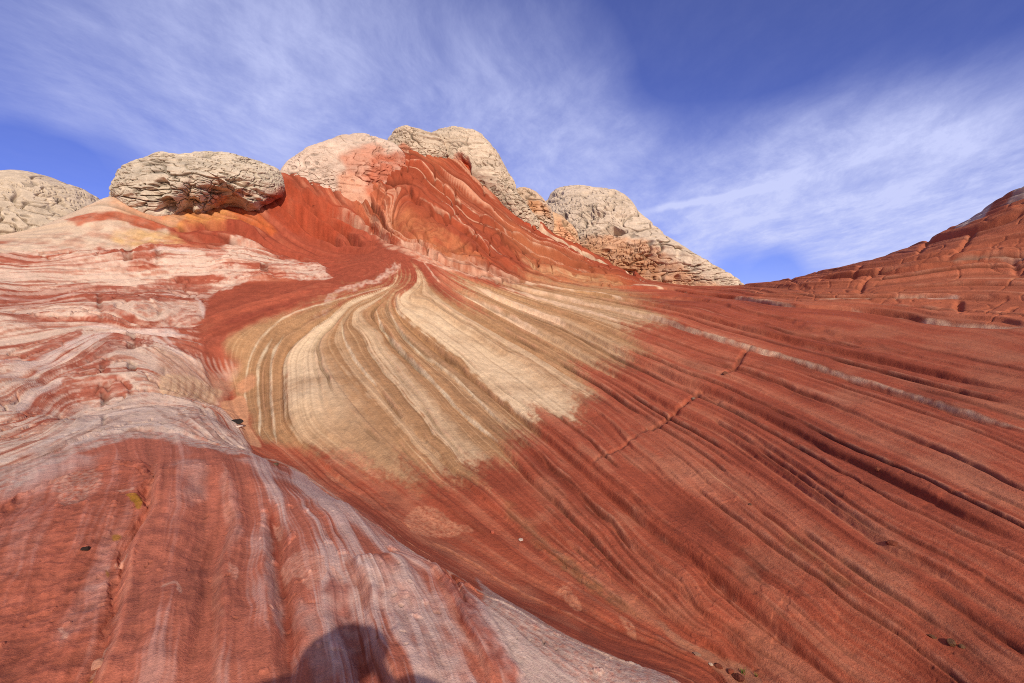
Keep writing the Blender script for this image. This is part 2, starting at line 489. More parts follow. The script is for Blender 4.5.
def dist_line(C, sl, warp):
    """distance, signed side, position along (0..1) from a chart polyline"""
    u = Ug[sl] + warp * wU[sl]
    v = Vg[sl] + warp * wV[sl]
    best = np.full(u.shape, 1e12, np.float32); side = np.zeros_like(best); par = np.zeros_like(best)
    seg = np.hypot(*(C[1:] - C[:-1]).T)
    cum = np.concatenate([[0], np.cumsum(seg)]); tot_ = cum[-1]
    for i in range(len(C) - 1):
        ax, ay = C[i]; bx, by = C[i + 1] - C[i]
        L2 = bx * bx + by * by + 1e-9
        du = u - np.float32(ax); dv = v - np.float32(ay)
        t = np.clip((du * np.float32(bx) + dv * np.float32(by)) / np.float32(L2), 0, 1)
        ex = du - t * np.float32(bx); ey = dv - t * np.float32(by)
        d = ex * ex + ey * ey
        m = d < best
        best[m] = d[m]
        side[m] = np.sign(np.float32(bx) * dv - np.float32(by) * du)[m]
        par[m] = ((cum[i] + t * seg[i]) / tot_)[m]
    return np.sqrt(best), side, par


def dist_poly(C, sl, warp):
    """signed distance to a closed chart polygon, positive inside"""
    C2 = np.vstack([C, C[:1]])
    d, _, _ = dist_line(C2, sl, warp)
    u = Ug[sl] + warp * wU[sl]
    v = Vg[sl] + warp * wV[sl]
    ins = np.zeros(u.shape, bool)
    for i in range(len(C2) - 1):
        (x0, y0), (x1, y1) = C2[i], C2[i + 1]
        if abs(y1 - y0) < 1e-9:
            continue
        c = ((y0 > v) != (y1 > v)) & (u < np.float32((x1 - x0) / (y1 - y0)) * (v - np.float32(y0)) + np.float32(x0))
        ins ^= c
    return np.where(ins, d, -d)


COL = np.zeros(Z.shape + (3,), np.float32)
TX = np.ones(Z.shape, np.float32)          # fine banding and mottling that every rock colour carries
DZ = np.zeros(Z.shape, np.float32)


def put(sl, m, col):
    col = lin(col) * TX[sl][..., None] if len(np.shape(col)) == 1 else col
    COL[sl] += m[..., None] * (col - COL[sl])


def region(pts, soft=8, warp=1.0, curved=True):
    C = chart(pts)
    if curved:
        C = smooth_line(np.vstack([C, C[:1]]), 3)[:-1]
    sl = box_of(C, soft + 8)
    return sl, sst(dist_poly(C, sl, warp), -soft / 2, soft / 2)


def area(pts, col, soft=4, k=1.0, warp=1.0, mott=0.0, sc=10.0, seed=50):
    """an area of its own rock colour; mott breaks it up"""
    sl, m = region(pts, soft, warp)
    if mott:
        n = fbm2(Ug[sl] / sc, Vg[sl] / (sc * .6), seed, 3)
        m = m * np.clip(1 - mott * (0.5 + n * 1.3), 0, 1)
    put(sl, m * k, col)


def full_mask(pts, soft, warp=1.0):
    M = np.zeros(Z.shape, np.float32)
    sl, m = region(pts, soft, warp)
    M[sl] = m
    return M


def stroke(pts, col, w=3.0, soft=2.5, k=1.0, warp=0.5, rag=0.5, sc=14.0, seed=80, taper=0.12, C=None):
    """a vein or bed of its own colour along a traced line, pinching and swelling"""
    C = chart(smooth_line(pts, 4)) if C is None else C
    sl = box_of(C, w + soft + 6)
    d, sd, t = dist_line(C, sl, warp)
    ww = w * (1 + rag * noise2(Ug[sl] / sc, Vg[sl] / sc, seed)) * sst(t, -0.01, taper) * (1 - sst(t, 1 - taper, 1.01))
    m = sst(ww - d, -soft / 2, soft / 2) * k
    m = m * np.clip(1 - rag * 0.8 * (0.3 + noise2(Ug[sl] / (sc * .5), Vg[sl] / (sc * .5), seed + 1)), 0, 1)
    put(sl, m, col)


def ledge(C, amp, run=26.0, face=3.0, flip=1, warp=0.16, seed=120, t0=0.0, t1=1.0, undercut=0.5):
    """a small cuesta: the bed on one side of the line stands proud and thins away"""
    sl = box_of(C, run + 6)
    d, sd, t = dist_line(C, sl, warp)
    s = d * sd * flip                          # positive on the proud side
    up = sst(s, -face / 2, face / 2) * np.exp(-np.maximum(s, 0) / run) - undercut * np.exp(-((s + face) / (face * 1.6)) ** 2)
    a = amp * np.clip(0.8 + 0.5 * noise2(Ug[sl] / 60, Vg[sl] / 60, seed) + .15 * noise2(Ug[sl] / 11, Vg[sl] / 11, seed + 1), 0.2, 1.5) * sst(t, t0 - .005, t0 + .1) * (1 - sst(t, t1 - .1, t1 + .005))
    end = 1 - sst(d, run * .8, run)
    DZ[sl] += (up * a * end * Rg[sl] / 10.0).astype(np.float32)


def groove(C, amp, w=4.0, warp=0.5, taper=0.15):
    sl = box_of(C, w * 3)
    d, sd, t = dist_line(C, sl, warp)
    DZ[sl] -= (amp * np.exp(-(d / w) ** 2) * sst(t, -.01, taper) * (1 - sst(t, 1 - taper, 1.01)) * Rg[sl] / 10).astype(np.float32)


# ------------------------------------------------------------------ where each kind of rock lies
MOUND = full_mask([(-40, 478), (40, 458), (90, 437), (160, 431), (220, 445), (250, 453), (290, 468), (340, 501), (420, 556), (510, 606), (600, 652), (690, 692), (700, 760), (300, 760), (-60, 760)], 3, 0.4)
LEFTM = full_mask([(-50, 476), (40, 458), (90, 437), (160, 431), (220, 445), (250, 452), (240, 425), (216, 402), (205, 372), (200, 345), (200, 322), (215, 292), (260, 280), (330, 275), (300, 262),
                   (262, 249), (200, 248), (165, 242), (110, 248), (0, 252), (-50, 252)], 6) * (1 - MOUND)
FLANK = full_mask([(360, 150), (388, 140), (430, 152), (480, 178), (540, 230), (602, 262), (645, 284), (560, 282), (500, 284), (440, 262), (380, 235), (355, 205)], 10)
HILL = full_mask([(745, 282), (800, 274), (900, 250), (960, 225), (1060, 165), (1060, 318), (900, 304), (760, 300)], 6)
RIGHT = 1 - np.clip(MOUND + LEFTM, 0, 1)
al = (Ug * 0.8 - Vg * 0.6) / 90
far = sst(Rg, 14, 30)

# --- base colours
n_big = fbm2(Ug / 120, Vg / 90, 11, 3)[..., None]
n_mid = fbm2(X / 1.3, Y / 1.3, 12, 3)[..., None]
n_sml = fbm2(X / .25, Y / .25, 13, 4, .75)[..., None]
lam1 = noise2(S * 1.9, al * .25, 21)
lam2 = noise2(S * 5, al * .35, 22)
lam3 = noise2(S * 13, al * .6, 23)
lam4 = noise2(S * 29, al * 1.0, 24)
SWIRL = np.zeros(Z.shape, np.float32)
_C = chart([(395, 290), (345, 295), (318, 304), (290, 313), (262, 322), (240, 334), (226, 345), (243, 362), (234, 385), (246, 410), (256, 436), (278, 446), (330, 452), (400, 466), (460, 468),
                   (505, 450), (550, 412), (585, 382), (620, 352), (645, 335), (650, 312), (625, 292), (590, 285), (510, 283), (460, 292), (430, 289)])
_C = smooth_line(np.vstack([_C, _C[:1]]), 3)[:-1]
_sl = box_of(_C, 30)
_sd = dist_poly(_C, _sl, 1.5)
SWIRL[_sl] = sst(_sd + (26 * noise2(S * 1.55, al * .1, 26) + 13 * noise2(S * 4.3, al * .15, 30) + 5 * lam3 + 9 * noise2(Ug / 7, Vg / 7, 19) + 7 * noise2(Ug / 2.6, Vg / 2.6, 13))[_sl] * sst(Ug[_sl], -230, -140), -5 - 20 * sst(Ug[_sl], -230, -130), 4 + 18 * sst(Ug[_sl], -230, -130))
ALC = full_mask([(266, 206), (278, 178), (300, 192), (330, 202), (366, 214), (375, 235), (372, 252), (340, 256), (300, 256), (262, 240)], 10)
qa = Vg + .75 * Ug + 5 * noise2(Ug / 30, Vg / 30, 15)
lam2 = lam2 + ALC * (1.2 * noise2(qa / 8, Ug / 90, 16) - lam2)
lam3 = lam3 + ALC * (1.2 * noise2(qa / 3.6, Ug / 60, 14) - lam3)
lam4 = lam4 * (1 - ALC)
lamk = 1 - .62 * (1 - sst(S, .4, 2.6)) * sst(-Vg, -v_of_r(10), -v_of_r(7))
lam1, lam2, lam3, lam4 = lam1 * lamk, lam2 * lamk, lam3 * lamk, lam4 * lamk
red_d, red_m, red_l = lin((136, 64, 45)), lin((166, 82, 58)), lin((188, 111, 83))
t = (0.5 + 0.42 * lam1 + 0.34 * lam2 + .22 * lam3 + .18 * lam4)[..., None] + 0.22 * n_big + .12 * n_mid
COL[:] = red_d + np.clip(t * 2, 0, 1) * (red_m - red_d) + np.clip(t * 2 - 1, 0, 1) * (red_l - red_m)
dust = sst(fbm2(Ug / 70, Vg / 45, 521, 4) + .5 * lam1 + .35 * lam2, .15, .95)[..., None] * .42
COL += dust * (lin((182, 118, 90)) - COL)
varn = sst(-fbm2(Ug / 50, Vg / 36, 522, 4) + .5 * lam2 + .3 * lam3, .3, 1.0)[..., None] * .35
COL += varn * (lin((118, 66, 50)) - COL)
# upper right slopes: deeper red
up = sst(Ug, 180, 330) * sst(Rg, 7, 15)
COL *= (1 - 0.12 * up)[..., None]
# the flank: brighter orange red
fl = FLANK[..., None]
fcol = lin((152, 71, 47)) * (1 + .20 * lam2 + .14 * lam1 + .1 * lam3)[..., None] + (lin((190, 116, 78)) - lin((152, 71, 47))) * np.clip(n_big * .7, 0, 1)
COL += fl * (fcol - COL)
hl = HILL[..., None]
hcol = lin((166, 92, 66)) * (1 + .20 * lam2 + .16 * lam3)[..., None]
COL += hl * .9 * (hcol - COL)

# --- left: folded white and red beds
wl1 = noise2(L * 1.1, Ug / 130, 31)
wl2 = noise2(L * 3.1, Ug / 80, 32)
wl3 = noise2(L * 8, Ug / 50, 33)
wl4 = noise2(L * 19, Ug / 34, 34)
TX[:] = 1 + LEFTM * (.10 * wl3 + .10 * wl4) + RIGHT * (.09 * lam2 + .09 * lam3 + .07 * lam4) + .09 * n_sml[..., 0] + .05 * n_mid[..., 0]
q = -0.02 + 0.5 * wl1 + 0.6 * wl2 + 0.55 * wl3 + .40 * wl4 + 0.3 * n_big[..., 0] + .25 * n_mid[..., 0] + .18 * n_sml[..., 0]
white, pink, lred = lin((210, 178, 158)), lin((192, 138, 116)), lin((168, 86, 64))
q = q[..., None]
lcol = lred + sst(q, -.60, -.36) * (pink - lred) + sst(q, -0.16, .12) * (white - pink)
lcol = lcol * (1 + .14 * wl4 + .10 * wl3)[..., None] * (1 + .10 * n_sml)
COL += LEFTM[..., None] * (lcol - COL)

# --- mound: rose red with lilac grey worn tops
fz = FL + .05 * noise2(Ug / 20, Vg / 30, 76)
fl1 = noise2(fz * 3.2, Vg / 160, 73); fl2 = noise2(fz * 9, Vg / 110, 74); fl3 = noise2(fz * 24, Vg / 70, 75)
mcol = lin((176, 100, 79)) * (1 + .10 * fl1 + .13 * fl2 + .13 * fl3 + .08 * noise2(X / .05, Y / .05, 77) + .07 * noise2(X / .022, Y / .022, 78))[..., None] * (1 + .06 * n_big + .04 * n_mid)
lilac = sst(1.1 * noise2(fz * 1.7, Vg / 220, 79) + .5 * fl1 + .4 * fl2 + .35 * fl3 + .4 * n_big[..., 0] + .45 * sst(FL, 1.4, 3.2), .15, .95) * .85 * (.40 + .60 * sst(FL, .6, 2.0))
mcol = mcol + lilac[..., None] * (lin((198, 166, 156)) - mcol)
TX[:] = TX * (1 - MOUND) + MOUND * (1 + .10 * fl2 + .12 * fl3 + .08 * noise2(X / .05, Y / .05, 77))
COL += MOUND[..., None] * (mcol - COL)

# --- cream and orange beds under the domes
area([(-60, 246), (30, 233), (60, 218), (110, 198), (128, 207), (118, 216), (160, 226), (165, 241), (110, 250), (40, 254), (-60, 256)], (204, 176, 154), 5, mott=.35, sc=12)
area([(165, 226), (200, 224), (262, 222), (275, 245), (330, 262), (345, 281), (320, 276), (285, 262), (255, 244), (215, 246), (180, 241)], (154, 70, 50), 5, mott=.3)
area([(268, 205), (290, 214), (325, 238), (358, 230), (380, 232), (405, 252), (438, 270), (426, 288), (395, 290), (345, 291), (330, 278), (300, 262), (262, 240)], (156, 74, 54), 9, mott=.3, sc=14)
area([(278, 178), (300, 196), (330, 205), (366, 216), (362, 232), (345, 236), (325, 243), (300, 232), (268, 212), (270, 195)], (160, 70, 46), 4, mott=.3)
area([(161, 223), (173, 209), (203, 206), (219, 206), (249, 215), (268, 223), (228, 228), (200, 226), (179, 228)], (206, 138, 82), 5, mott=.4, sc=10)
area([(230, 210), (262, 214), (275, 232), (245, 224)], (184, 92, 52), 5, mott=.2)
area([(115, 234), (165, 231), (186, 243), (150, 248), (112, 245)], (204, 160, 108), 5, .85, mott=.5)
mfar = sst(-Ug + 22 * noise2(Ug / 30, Vg / 20, 18) + 8 * noise2(Ug / 8, Vg / 8, 17), 300, 345) * sst(Rg, 24.3, 25.3)
COL += (mfar * .95)[..., None] * (lin((202, 174, 150)) * (1 + .1 * n_mid) - COL)
area([(100, 194), (150, 206), (182, 212), (172, 224), (140, 219), (112, 212)], (198, 150, 118), 6, .85, 1.8, mott=.3, sc=9)
area([(63, 220), (82, 215), (111, 212), (128, 217), (152, 219), (164, 228), (133, 230), (126, 223), (110, 222), (94, 224), (78, 226)], (172, 82, 54), 3, .95, mott=.2)
# red sweep from the apex down to the left
area([(425, 268), (412, 285), (350, 292), (322, 303), (292, 309), (264, 318), (236, 329), (222, 340), (185, 340), (160, 340), (192, 330), (204, 318), (202, 305), (212, 293), (246, 286), (282, 281),
      (330, 278), (350, 262), (370, 240), (400, 245)], (152, 74, 54), 8, .95, mott=.35, sc=9)
stroke([(205, 322), (250, 308), (310, 292)], (182, 92, 66), 5, 5, .6)
stroke([(222, 326), (262, 312), (300, 300)], (140, 62, 46), 3, 4, .6)
# pale fringe between sweep and swirl
stroke([(392, 262), (388, 272), (375, 281), (352, 286), (335, 294), (326, 308), (316, 322)], (206, 166, 146), 3.4, 3, .85, 1.2, 1.0, sc=6, taper=.05)
stroke([(400, 262), (396, 272), (382, 280)], (205, 150, 128), 1.4, 1.5, .8, 1., 1.0, sc=6)

# left white / red patches
RED = [([(-40, 291), (60, 287), (112, 284), (180, 281), (216, 285), (205, 300), (150, 307), (105, 305), (58, 304), (20, 310), (-40, 311)], .9),
       ([(-40, 254), (26, 255), (51, 259), (70, 258), (50, 263), (25, 262), (-40, 260)], .9),
       ([(130, 250), (150, 246), (180, 246), (214, 248), (228, 256), (216, 263), (200, 252), (165, 252), (152, 262), (130, 261)], .75),
       ([(98, 250), (125, 250), (122, 258), (100, 258)], .8), ([(72, 262), (132, 264), (128, 268), (80, 269)], .5),
       ([(6, 322), (60, 326), (58, 330), (20, 330)], .5), ([(84, 322), (130, 320), (136, 327), (112, 329), (78, 327)], .8),
       ([(145, 328), (165, 326), (192, 330), (192, 338), (150, 335)], .9),
       ([(-40, 353), (20, 350), (40, 342), (58, 337), (80, 334), (72, 347), (55, 355), (40, 360), (15, 362), (-40, 363)], .9),
       ([(95, 348), (112, 336), (135, 335), (158, 337), (166, 345), (140, 350), (118, 354), (112, 360), (118, 367), (112, 377), (90, 377), (62, 383), (30, 385), (45, 375), (66, 368), (82, 360)], .92),
       ([(30, 404), (44, 394), (62, 384), (80, 382), (110, 380), (132, 385), (134, 394), (118, 398), (90, 402), (70, 409), (45, 412), (16, 413)], .92),
       ([(160, 337), (200, 338), (238, 335), (262, 340), (238, 352), (220, 362), (222, 372), (210, 360), (198, 366), (185, 360), (172, 347)], .9)]
for i, (p, k) in enumerate(RED):
    area(p, (164, 84, 63) if i % 3 else (154, 76, 57), 2, k, 1.8, mott=.3, sc=8, seed=60 + i)
WHT = [([(224, 243), (250, 241), (257, 250), (245, 254), (230, 258), (220, 250)], .8), ([(262, 263), (285, 258), (312, 266), (333, 277), (300, 279), (285, 275), (263, 269)], .8),
       ([(160, 266), (176, 262), (202, 265), (252, 272), (238, 277), (200, 275), (165, 273)], .9), ([(212, 284), (240, 276), (252, 281), (226, 291), (208, 291)], .8),
       ([(-40, 312), (30, 310), (90, 308), (150, 311), (180, 318), (150, 322), (60, 321), (-40, 322)], .85), ([(40, 262), (100, 258), (140, 268), (100, 276), (60, 277), (10, 272)], .6),
       ([(160, 308), (196, 304), (205, 316), (192, 326), (160, 324)], .7)]
for i, (p, k) in enumerate(WHT):
    area(p, (214, 182, 162), 2.2, k, 1.8, mott=.6, sc=5, seed=90 + i)
for p, w, k in [([(-30, 367), (15, 364), (40, 361), (59, 352), (82, 342), (94, 337)], 4, .9), ([(29, 378), (51, 368), (73, 358), (91, 346), (108, 335), (125, 332), (160, 334), (190, 337)], 2.6, .95),
                ([(19, 409), (32, 397), (48, 390), (63, 382)], 3, .9), ([(-30, 398), (20, 372), (40, 363)], 2.4, .7), ([(60, 330), (112, 329), (142, 334), (185, 337)], 1.8, .9),
                ([(150, 257), (160, 252), (195, 252)], 1.4, .9), ([(-20, 297), (60, 297), (100, 291), (112, 296)], 1.3, .6), ([(154, 338), (170, 350), (182, 362), (200, 384)], 2.0, .8), ([(163, 336), (180, 352), (200, 375)], 1.2, .6),
                ([(195, 296), (202, 308), (204, 318)], 1.2, .8), ([(160, 297), (196, 294)], 1., .8)]:
    stroke(p, (214, 186, 174), w, 2, k, .6, .6)
bw = sst(wl3 + .5 * wl4 + .3 * n_sml[..., 0], .12, .38) * .5 * LEFTM
COL += bw[..., None] * (lin((208, 174, 156)) - COL)
br = sst(-wl3 - .5 * wl4 + .3 * n_sml[..., 0], .25, .5) * .5 * LEFTM
COL += br[..., None] * (lin((166, 90, 70)) - COL)
# swirled knoll by the sand
area([(152, 352), (180, 362), (200, 372), (225, 378), (232, 362), (246, 362), (240, 380), (228, 396), (215, 404), (190, 402), (160, 402), (150, 390), (160, 372)], (190, 142, 116), 6, .75, mott=.4, sc=9)
area([(162, 380), (180, 377), (205, 385), (222, 392), (205, 402), (165, 402)], (214, 176, 140), 4, .8, mott=.35, sc=6)
for k_ in range(7):
    x0 = 168 + k_ * 7.5
    stroke([(x0 + 3, 381 + k_), (x0 + 3, 392 + k_ * .6), (x0 - 3, 403)], (160, 112, 86), 1.1, 1.5, .6, .4, .6)
for k_ in range(9):
    x0 = 185 + k_ * 6
    stroke([(x0 - 2, 352 + k_), (x0 + 4, 366 + k_), (x0 + 14, 376 + k_)], (206, 166, 146), .9, 1.5, .55, .4, .8)
# lilac white crest of the mound
area([(-50, 488), (0, 470), (40, 448), (62, 420), (84, 406), (150, 401), (190, 405), (214, 422), (245, 446), (262, 458), (235, 455), (190, 447), (150, 438), (105, 446), (62, 462), (20, 482), (-50, 520)], (196, 168, 154), 6, .85, 1.8, mott=.5, sc=7)
for p, w in [([(-20, 482), (30, 462), (70, 442), (110, 425), (150, 412)], 1.3), ([(10, 478), (50, 460), (90, 441), (130, 432), (180, 440)], 1.5), ([(150, 408), (185, 418), (220, 440), (250, 453)], 1.3), ([(100, 415), (140, 412), (170, 420), (205, 440)], 1.2),
             ([(190, 408), (220, 430), (240, 446)], 1.6)]:
    stroke(p, (150, 112, 98), w, 2, .7, .8, .9)
for p, w in [([(-20, 470), (30, 452), (80, 430), (120, 416), (160, 414)], 2.5), ([(60, 450), (100, 436), (150, 428), (200, 440)], 3)]:
    stroke(p, (208, 184, 172), w, 3, .7, .8, .7)

seam = sst(noise2(S * 8.0, al * .25, 28), .62, .78) * np.clip(.2 + 1.1 * noise2(S * 3, al * 1.6, 29) + .5 * lam4, 0, 1) * RIGHT
seam = seam + .9 * RIGHT * sst(noise2(S * 5.5, al * .22, 12), .58, .7) * sst(S, 9.5, 11) * np.clip(.3 + 1.2 * noise2(S * 2, al * 1.2, 11), 0, 1)
COL += (np.clip(seam, 0, 1) * .6 * sst(Rg, 4, 7))[..., None] * (lin((206, 146, 116)) - COL)
# --- swirl: buff with pale standing beds
streak = sst(lam3 + .5 * lam4, .35, .8) * .30 + sst(lam4, .3, .7) * .16
tan = lin((172, 127, 90)) * (1 + .13 * lam2 + .12 * lam3 + .09 * lam4)[..., None] * (1 + .10 * n_mid + .09 * n_sml)
tan = tan + streak[..., None] * (lin((216, 180, 140)) - tan)
COL += SWIRL[..., None] * (tan - COL)
SWs = SWIRL[..., None]


# (bed tones below)
def bed(s0, s1, col, k, soft=.10, lo=None):
    q_ = S + .09 * lam3 + .06 * lam4 + .07 * noise2(Ug / 9, Vg / 9, 25)
    m = np.clip(1.1 + .35 * lam3 + .3 * lam4, .4, 1) * sst(q_, s0 - soft * .5, s0 + soft * .2) * (1 - sst(q_, s1 - (s1 - s0) * .45, s1 + soft)) * k
    return m


pale = lin((220, 187, 152)) * (1 + .12 * lam3 + .12 * lam4)[..., None] * (1 + .06 * n_sml)
upper = sst(Vg, v_of_r(5.5), v_of_r(7.2))
for s0, s1, k in [(1.85, 2.75, .85 * sst(Vg, v_of_r(8.2), v_of_r(11.5)) + .2), (3.52, 4.0, .75), (5.75, 6.95, 1.0), (6.9, 7.2, .6), (2.9, 3.16, .35), (4.9, 5.2, .25), (8.35, 8.8, .4), (9.5, 10.1, .4), (10.6, 11.8, .35)]:
    m = bed(s0, s1, None, k) * SWIRL * sst(SWIRL, .1, .8)
    COL += (m * np.clip(1.0 + .5 * n_mid[..., 0], .5, 1))[..., None] * (pale - COL)
for k_, w in [('stripe_a', .9), ('stripe_b', 1.0), ('line_c', .8), ('line_d', .9), ('line_e', .6), ('sweep_in', .5)]:
    c = BEDC[k_]
    c = c[:int(len(c) * (.48 if k_ in ('line_c', 'line_d', 'line_e') else 1))]
    stroke(None, (226, 200, 168), w, 1.6, .85, .3, .6, C=c)
for p, w in [([(460, 293), (487, 306), (517, 322), (543, 335)], 2.2), ([(477, 288), (502, 300), (535, 313), (566, 325)], 3.4), ([(507, 283), (533, 291), (580, 302), (613, 309), (640, 315), (667, 322), (693, 331), (720, 340), (747, 348), (774, 355), (816, 368)], 1.3), ([(790, 360), (816, 368), (863, 382), (917, 398), (967, 413), (1030, 432)], .6),
             ([(522, 284), (560, 288), (600, 294), (625, 300)], 3.0), ([(500, 287), (545, 300), (590, 312), (620, 322)], 2.4), ([(620, 286), (650, 287), (690, 294)], 2.6), ([(696, 297), (740, 299), (800, 307)], .9), ([(850, 309), (934, 322), (1024, 328)], .9), ([(820, 300), (945, 298)], 1.1)]:
    stroke(p, (216, 178, 148), w, 2, .9, .5, .7, sc=10)
stroke(None, (205, 150, 112), 1.1, 1.6, .8, .2, .3, C=BEDC['slab_r'][6:-4])  # thin sunlit highlight painted along the slab's right edge
# red flush creeping over the lower ends of the pale beds
# --- flank beds
area([(330, 214), (352, 217), (370, 226), (392, 240), (418, 243), (447, 256), (500, 272), (520, 284), (480, 280), (440, 268), (412, 256), (385, 245), (368, 232)], (206, 156, 130), 5, .8, mott=.65, sc=8)
area([(380, 215), (420, 222), (452, 240), (490, 262), (470, 264), (430, 250), (395, 236)], (186, 112, 74), 7, .7, mott=.5, sc=12)
area([(340, 170), (368, 175), (392, 200), (405, 218), (380, 222), (355, 205)], (186, 106, 74), 8, .7, mott=.4)
for k_, w, a, b in [('flank_a', .7, 0, 99), ('flank_b', .7, 0, 99), ('flank_c', .8, 8, 99), ('flank_d', .5, 4, 99)]:
    stroke(None, (218, 172, 142), w, 1.6, .8, .35, 1.0, C=BEDC[k_][a:b] + np.array([0, 2.2]), sc=7)
stroke([(470, 166), (480, 180), (502, 201), (538, 231), (562, 244), (602, 263), (648, 284)], (214, 184, 154), 2.4, 2, .9, .4, .6)
stroke([(496, 203), (537, 233), (562, 249), (596, 264)], (160, 68, 44), 3.2, 2, .95, .3, .3)
for p in ([(440, 268), (480, 277), (530, 286)], [(412, 258), (450, 270), (500, 281)], [(395, 236), (430, 258), (470, 271)], [(424, 262), (433, 276), (440, 283)], [(500, 225), (520, 243), (560, 262)], [(440, 205), (470, 232), (510, 258)]):
    stroke(p, (220, 176, 150), .7, 1.4, .75, .5, 1.0, sc=7)
COL += (FLANK * .6 * sst(noise2(S * 3.4, al * .5, 27) + .3 * lam4, .5, .66))[..., None] * (lin((212, 158, 128)) - COL)
COL *= (1 + FLANK * (.12 * lam3 + .10 * lam4))[..., None]
# far slopes on the right: bleached caps and pale seams
area([(955, 232), (972, 226), (990, 208), (984, 210), (962, 224)], (190, 170, 160), 3, .9, .5)
area([(1002, 206), (1012, 197), (1040, 176), (1040, 186), (1015, 203)], (176, 154, 142), 3, .85, .5)
stroke([(948, 263), (981, 258), (1030, 259)], (196, 150, 124), 1.3, 2, .8)
stroke([(925, 300), (958, 298)], (206, 170, 150), 1.5, 2, .8)

# --- red slab below the swirl, scabby crust
for p, k in [([(322, 462), (338, 452), (356, 455), (372, 462), (362, 470), (345, 464), (330, 468)], .6), ([(368, 468), (380, 472), (378, 480), (368, 478)], .7), ([(326, 474), (340, 478), (336, 482)], .6), ([(404, 518), (412, 508), (428, 508), (446, 520), (462, 533), (440, 537), (412, 532)], .75),
             ([(552, 590), (566, 588), (582, 605), (574, 606)], .6), ([(618, 620), (630, 624), (636, 638), (626, 634)], .7), ([(440, 520), (470, 530), (466, 536)], .5)]:
    area(p, (202, 136, 104), 2.5, k, 1.2, mott=.6, sc=3.5)
area([(653, 620), (668, 627), (690, 641), (720, 655), (750, 668), (765, 690), (742, 690), (712, 664), (690, 652), (668, 636)], (170, 112, 86), 3, .85, .8, mott=.2, sc=5)
for p in ([(560, 560), (600, 592), (640, 618)], [(782, 530), (820, 566), (852, 592)], [(500, 500), (560, 560), (610, 600)]):
    stroke(p, (132, 92, 60), 6, 8, .4, 1.0, .8)
# sand in the hollow
area([(220, 402), (243, 396), (248, 410), (248, 424), (255, 436), (262, 448), (248, 444), (240, 430), (224, 418)], (204, 144, 108), 2, 1, .4)
area([(236, 384), (252, 374), (256, 384), (248, 392), (240, 394)], (200, 140, 104), 3, .9, .6)

# --- mound details
LIL = (200, 168, 156)
for p, w, k in [([(263, 512), (268, 545), (276, 590), (282, 632)], 5, .5), ([(175, 458), (190, 470), (196, 490), (190, 510)], 8, .35), ([(345, 560), (375, 582), (408, 618), (440, 655), (458, 700)], 20, .75), ([(395, 560), (425, 590), (452, 620), (480, 655)], 9, .55),
                ([(260, 470), (300, 485), (345, 512), (400, 550), (440, 575)], 12, .6), ([(240, 460), (275, 468), (310, 490)], 8, .5), ([(300, 600), (318, 640), (330, 690)], 12, .4), ([(225, 466), (232, 510), (230, 560)], 5, .25),
                ([(0, 500), (60, 470), (100, 455)], 12, .55), ([(60, 640), (90, 590), (110, 560)], 8, .3), ([(420, 668), (455, 685), (500, 720)], 16, .5)]:
    stroke(p, LIL, w, w * 1.3, k, 1.2, .6, sc=24, taper=.2)
area([(478, 578), (505, 598), (545, 622), (600, 650), (690, 694), (600, 730), (545, 700), (520, 668), (498, 632), (486, 604)], (194, 166, 152), 7, .85, 1.4, mott=.4, sc=7)
for k_ in range(9):
    o = k_ * 6.5
    stroke([(486 - o * .1, 588 + o), (530 - o * .3, 616 + o), (590 - o * .5, 650 + o * 1.1), (660, 690 + o)], (160, 126, 114), .9, 1.8, .5, .4, .8)
stroke([(245, 452), (290, 467), (340, 500), (420, 556), (510, 606), (600, 652), (690, 694)], (196, 160, 140), 2.0, 2.5, .7, .3, .6)
for p, w, c in [([(272, 505), (276, 530), (277, 560), (284, 592), (289, 630), (291, 670)], 3, (138, 62, 46)), ([(230, 478), (229, 505), (231, 532), (222, 556), (219, 590), (219, 625), (217, 660)], 2, (150, 78, 60)),
                ([(432, 568), (448, 590), (462, 618), (480, 648), (496, 690)], 2.2, (150, 70, 52)), ([(440, 570), (458, 592), (476, 622), (500, 660), (520, 690)], 9, (150, 68, 50)), ([(330, 575), (345, 615), (362, 655), (380, 700)], 12, (142, 66, 50)),
                ([(348, 560), (362, 588), (366, 612)], 5, (150, 84, 66))]:
    stroke(p, c, w, w * 1.1, .75, .8, .5, sc=20)
# rough crusted red on the left of the mound
area([(-60, 560), (0, 500), (60, 476), (120, 462), (150, 470), (150, 520), (128, 552), (118, 620), (95, 690), (40, 720), (-60, 720)], (162, 84, 62), 10, .6, 1.5, mott=.4, sc=16)
area([(50, 478), (90, 470), (98, 488), (80, 512), (60, 508)], (190, 148, 130), 6, .6, 2, mott=.7, sc=3)
for p, k in [([(126, 502), (142, 501), (139, 512), (134, 514)], .9), ([(113, 537), (122, 536), (121, 540), (114, 541)], .8), ([(68, 690), (78, 676), (92, 673), (88, 690)], .7), ([(104, 568), (109, 570), (106, 574)], .7)]:
    area(p, (160, 112, 30), 2, k, .8, mott=.2, sc=3)
for p in ([(282, 556), (300, 552), (318, 556), (327, 572), (318, 584), (308, 590), (300, 575), (285, 572)], [(275, 518), (284, 522), (284, 534), (279, 530)], [(228, 568), (238, 570), (236, 582), (231, 580)], [(330, 562), (340, 572), (345, 585), (335, 578)]):
    area(p, (206, 146, 124), 2.5, .7, 1.2, mott=.5, sc=4)
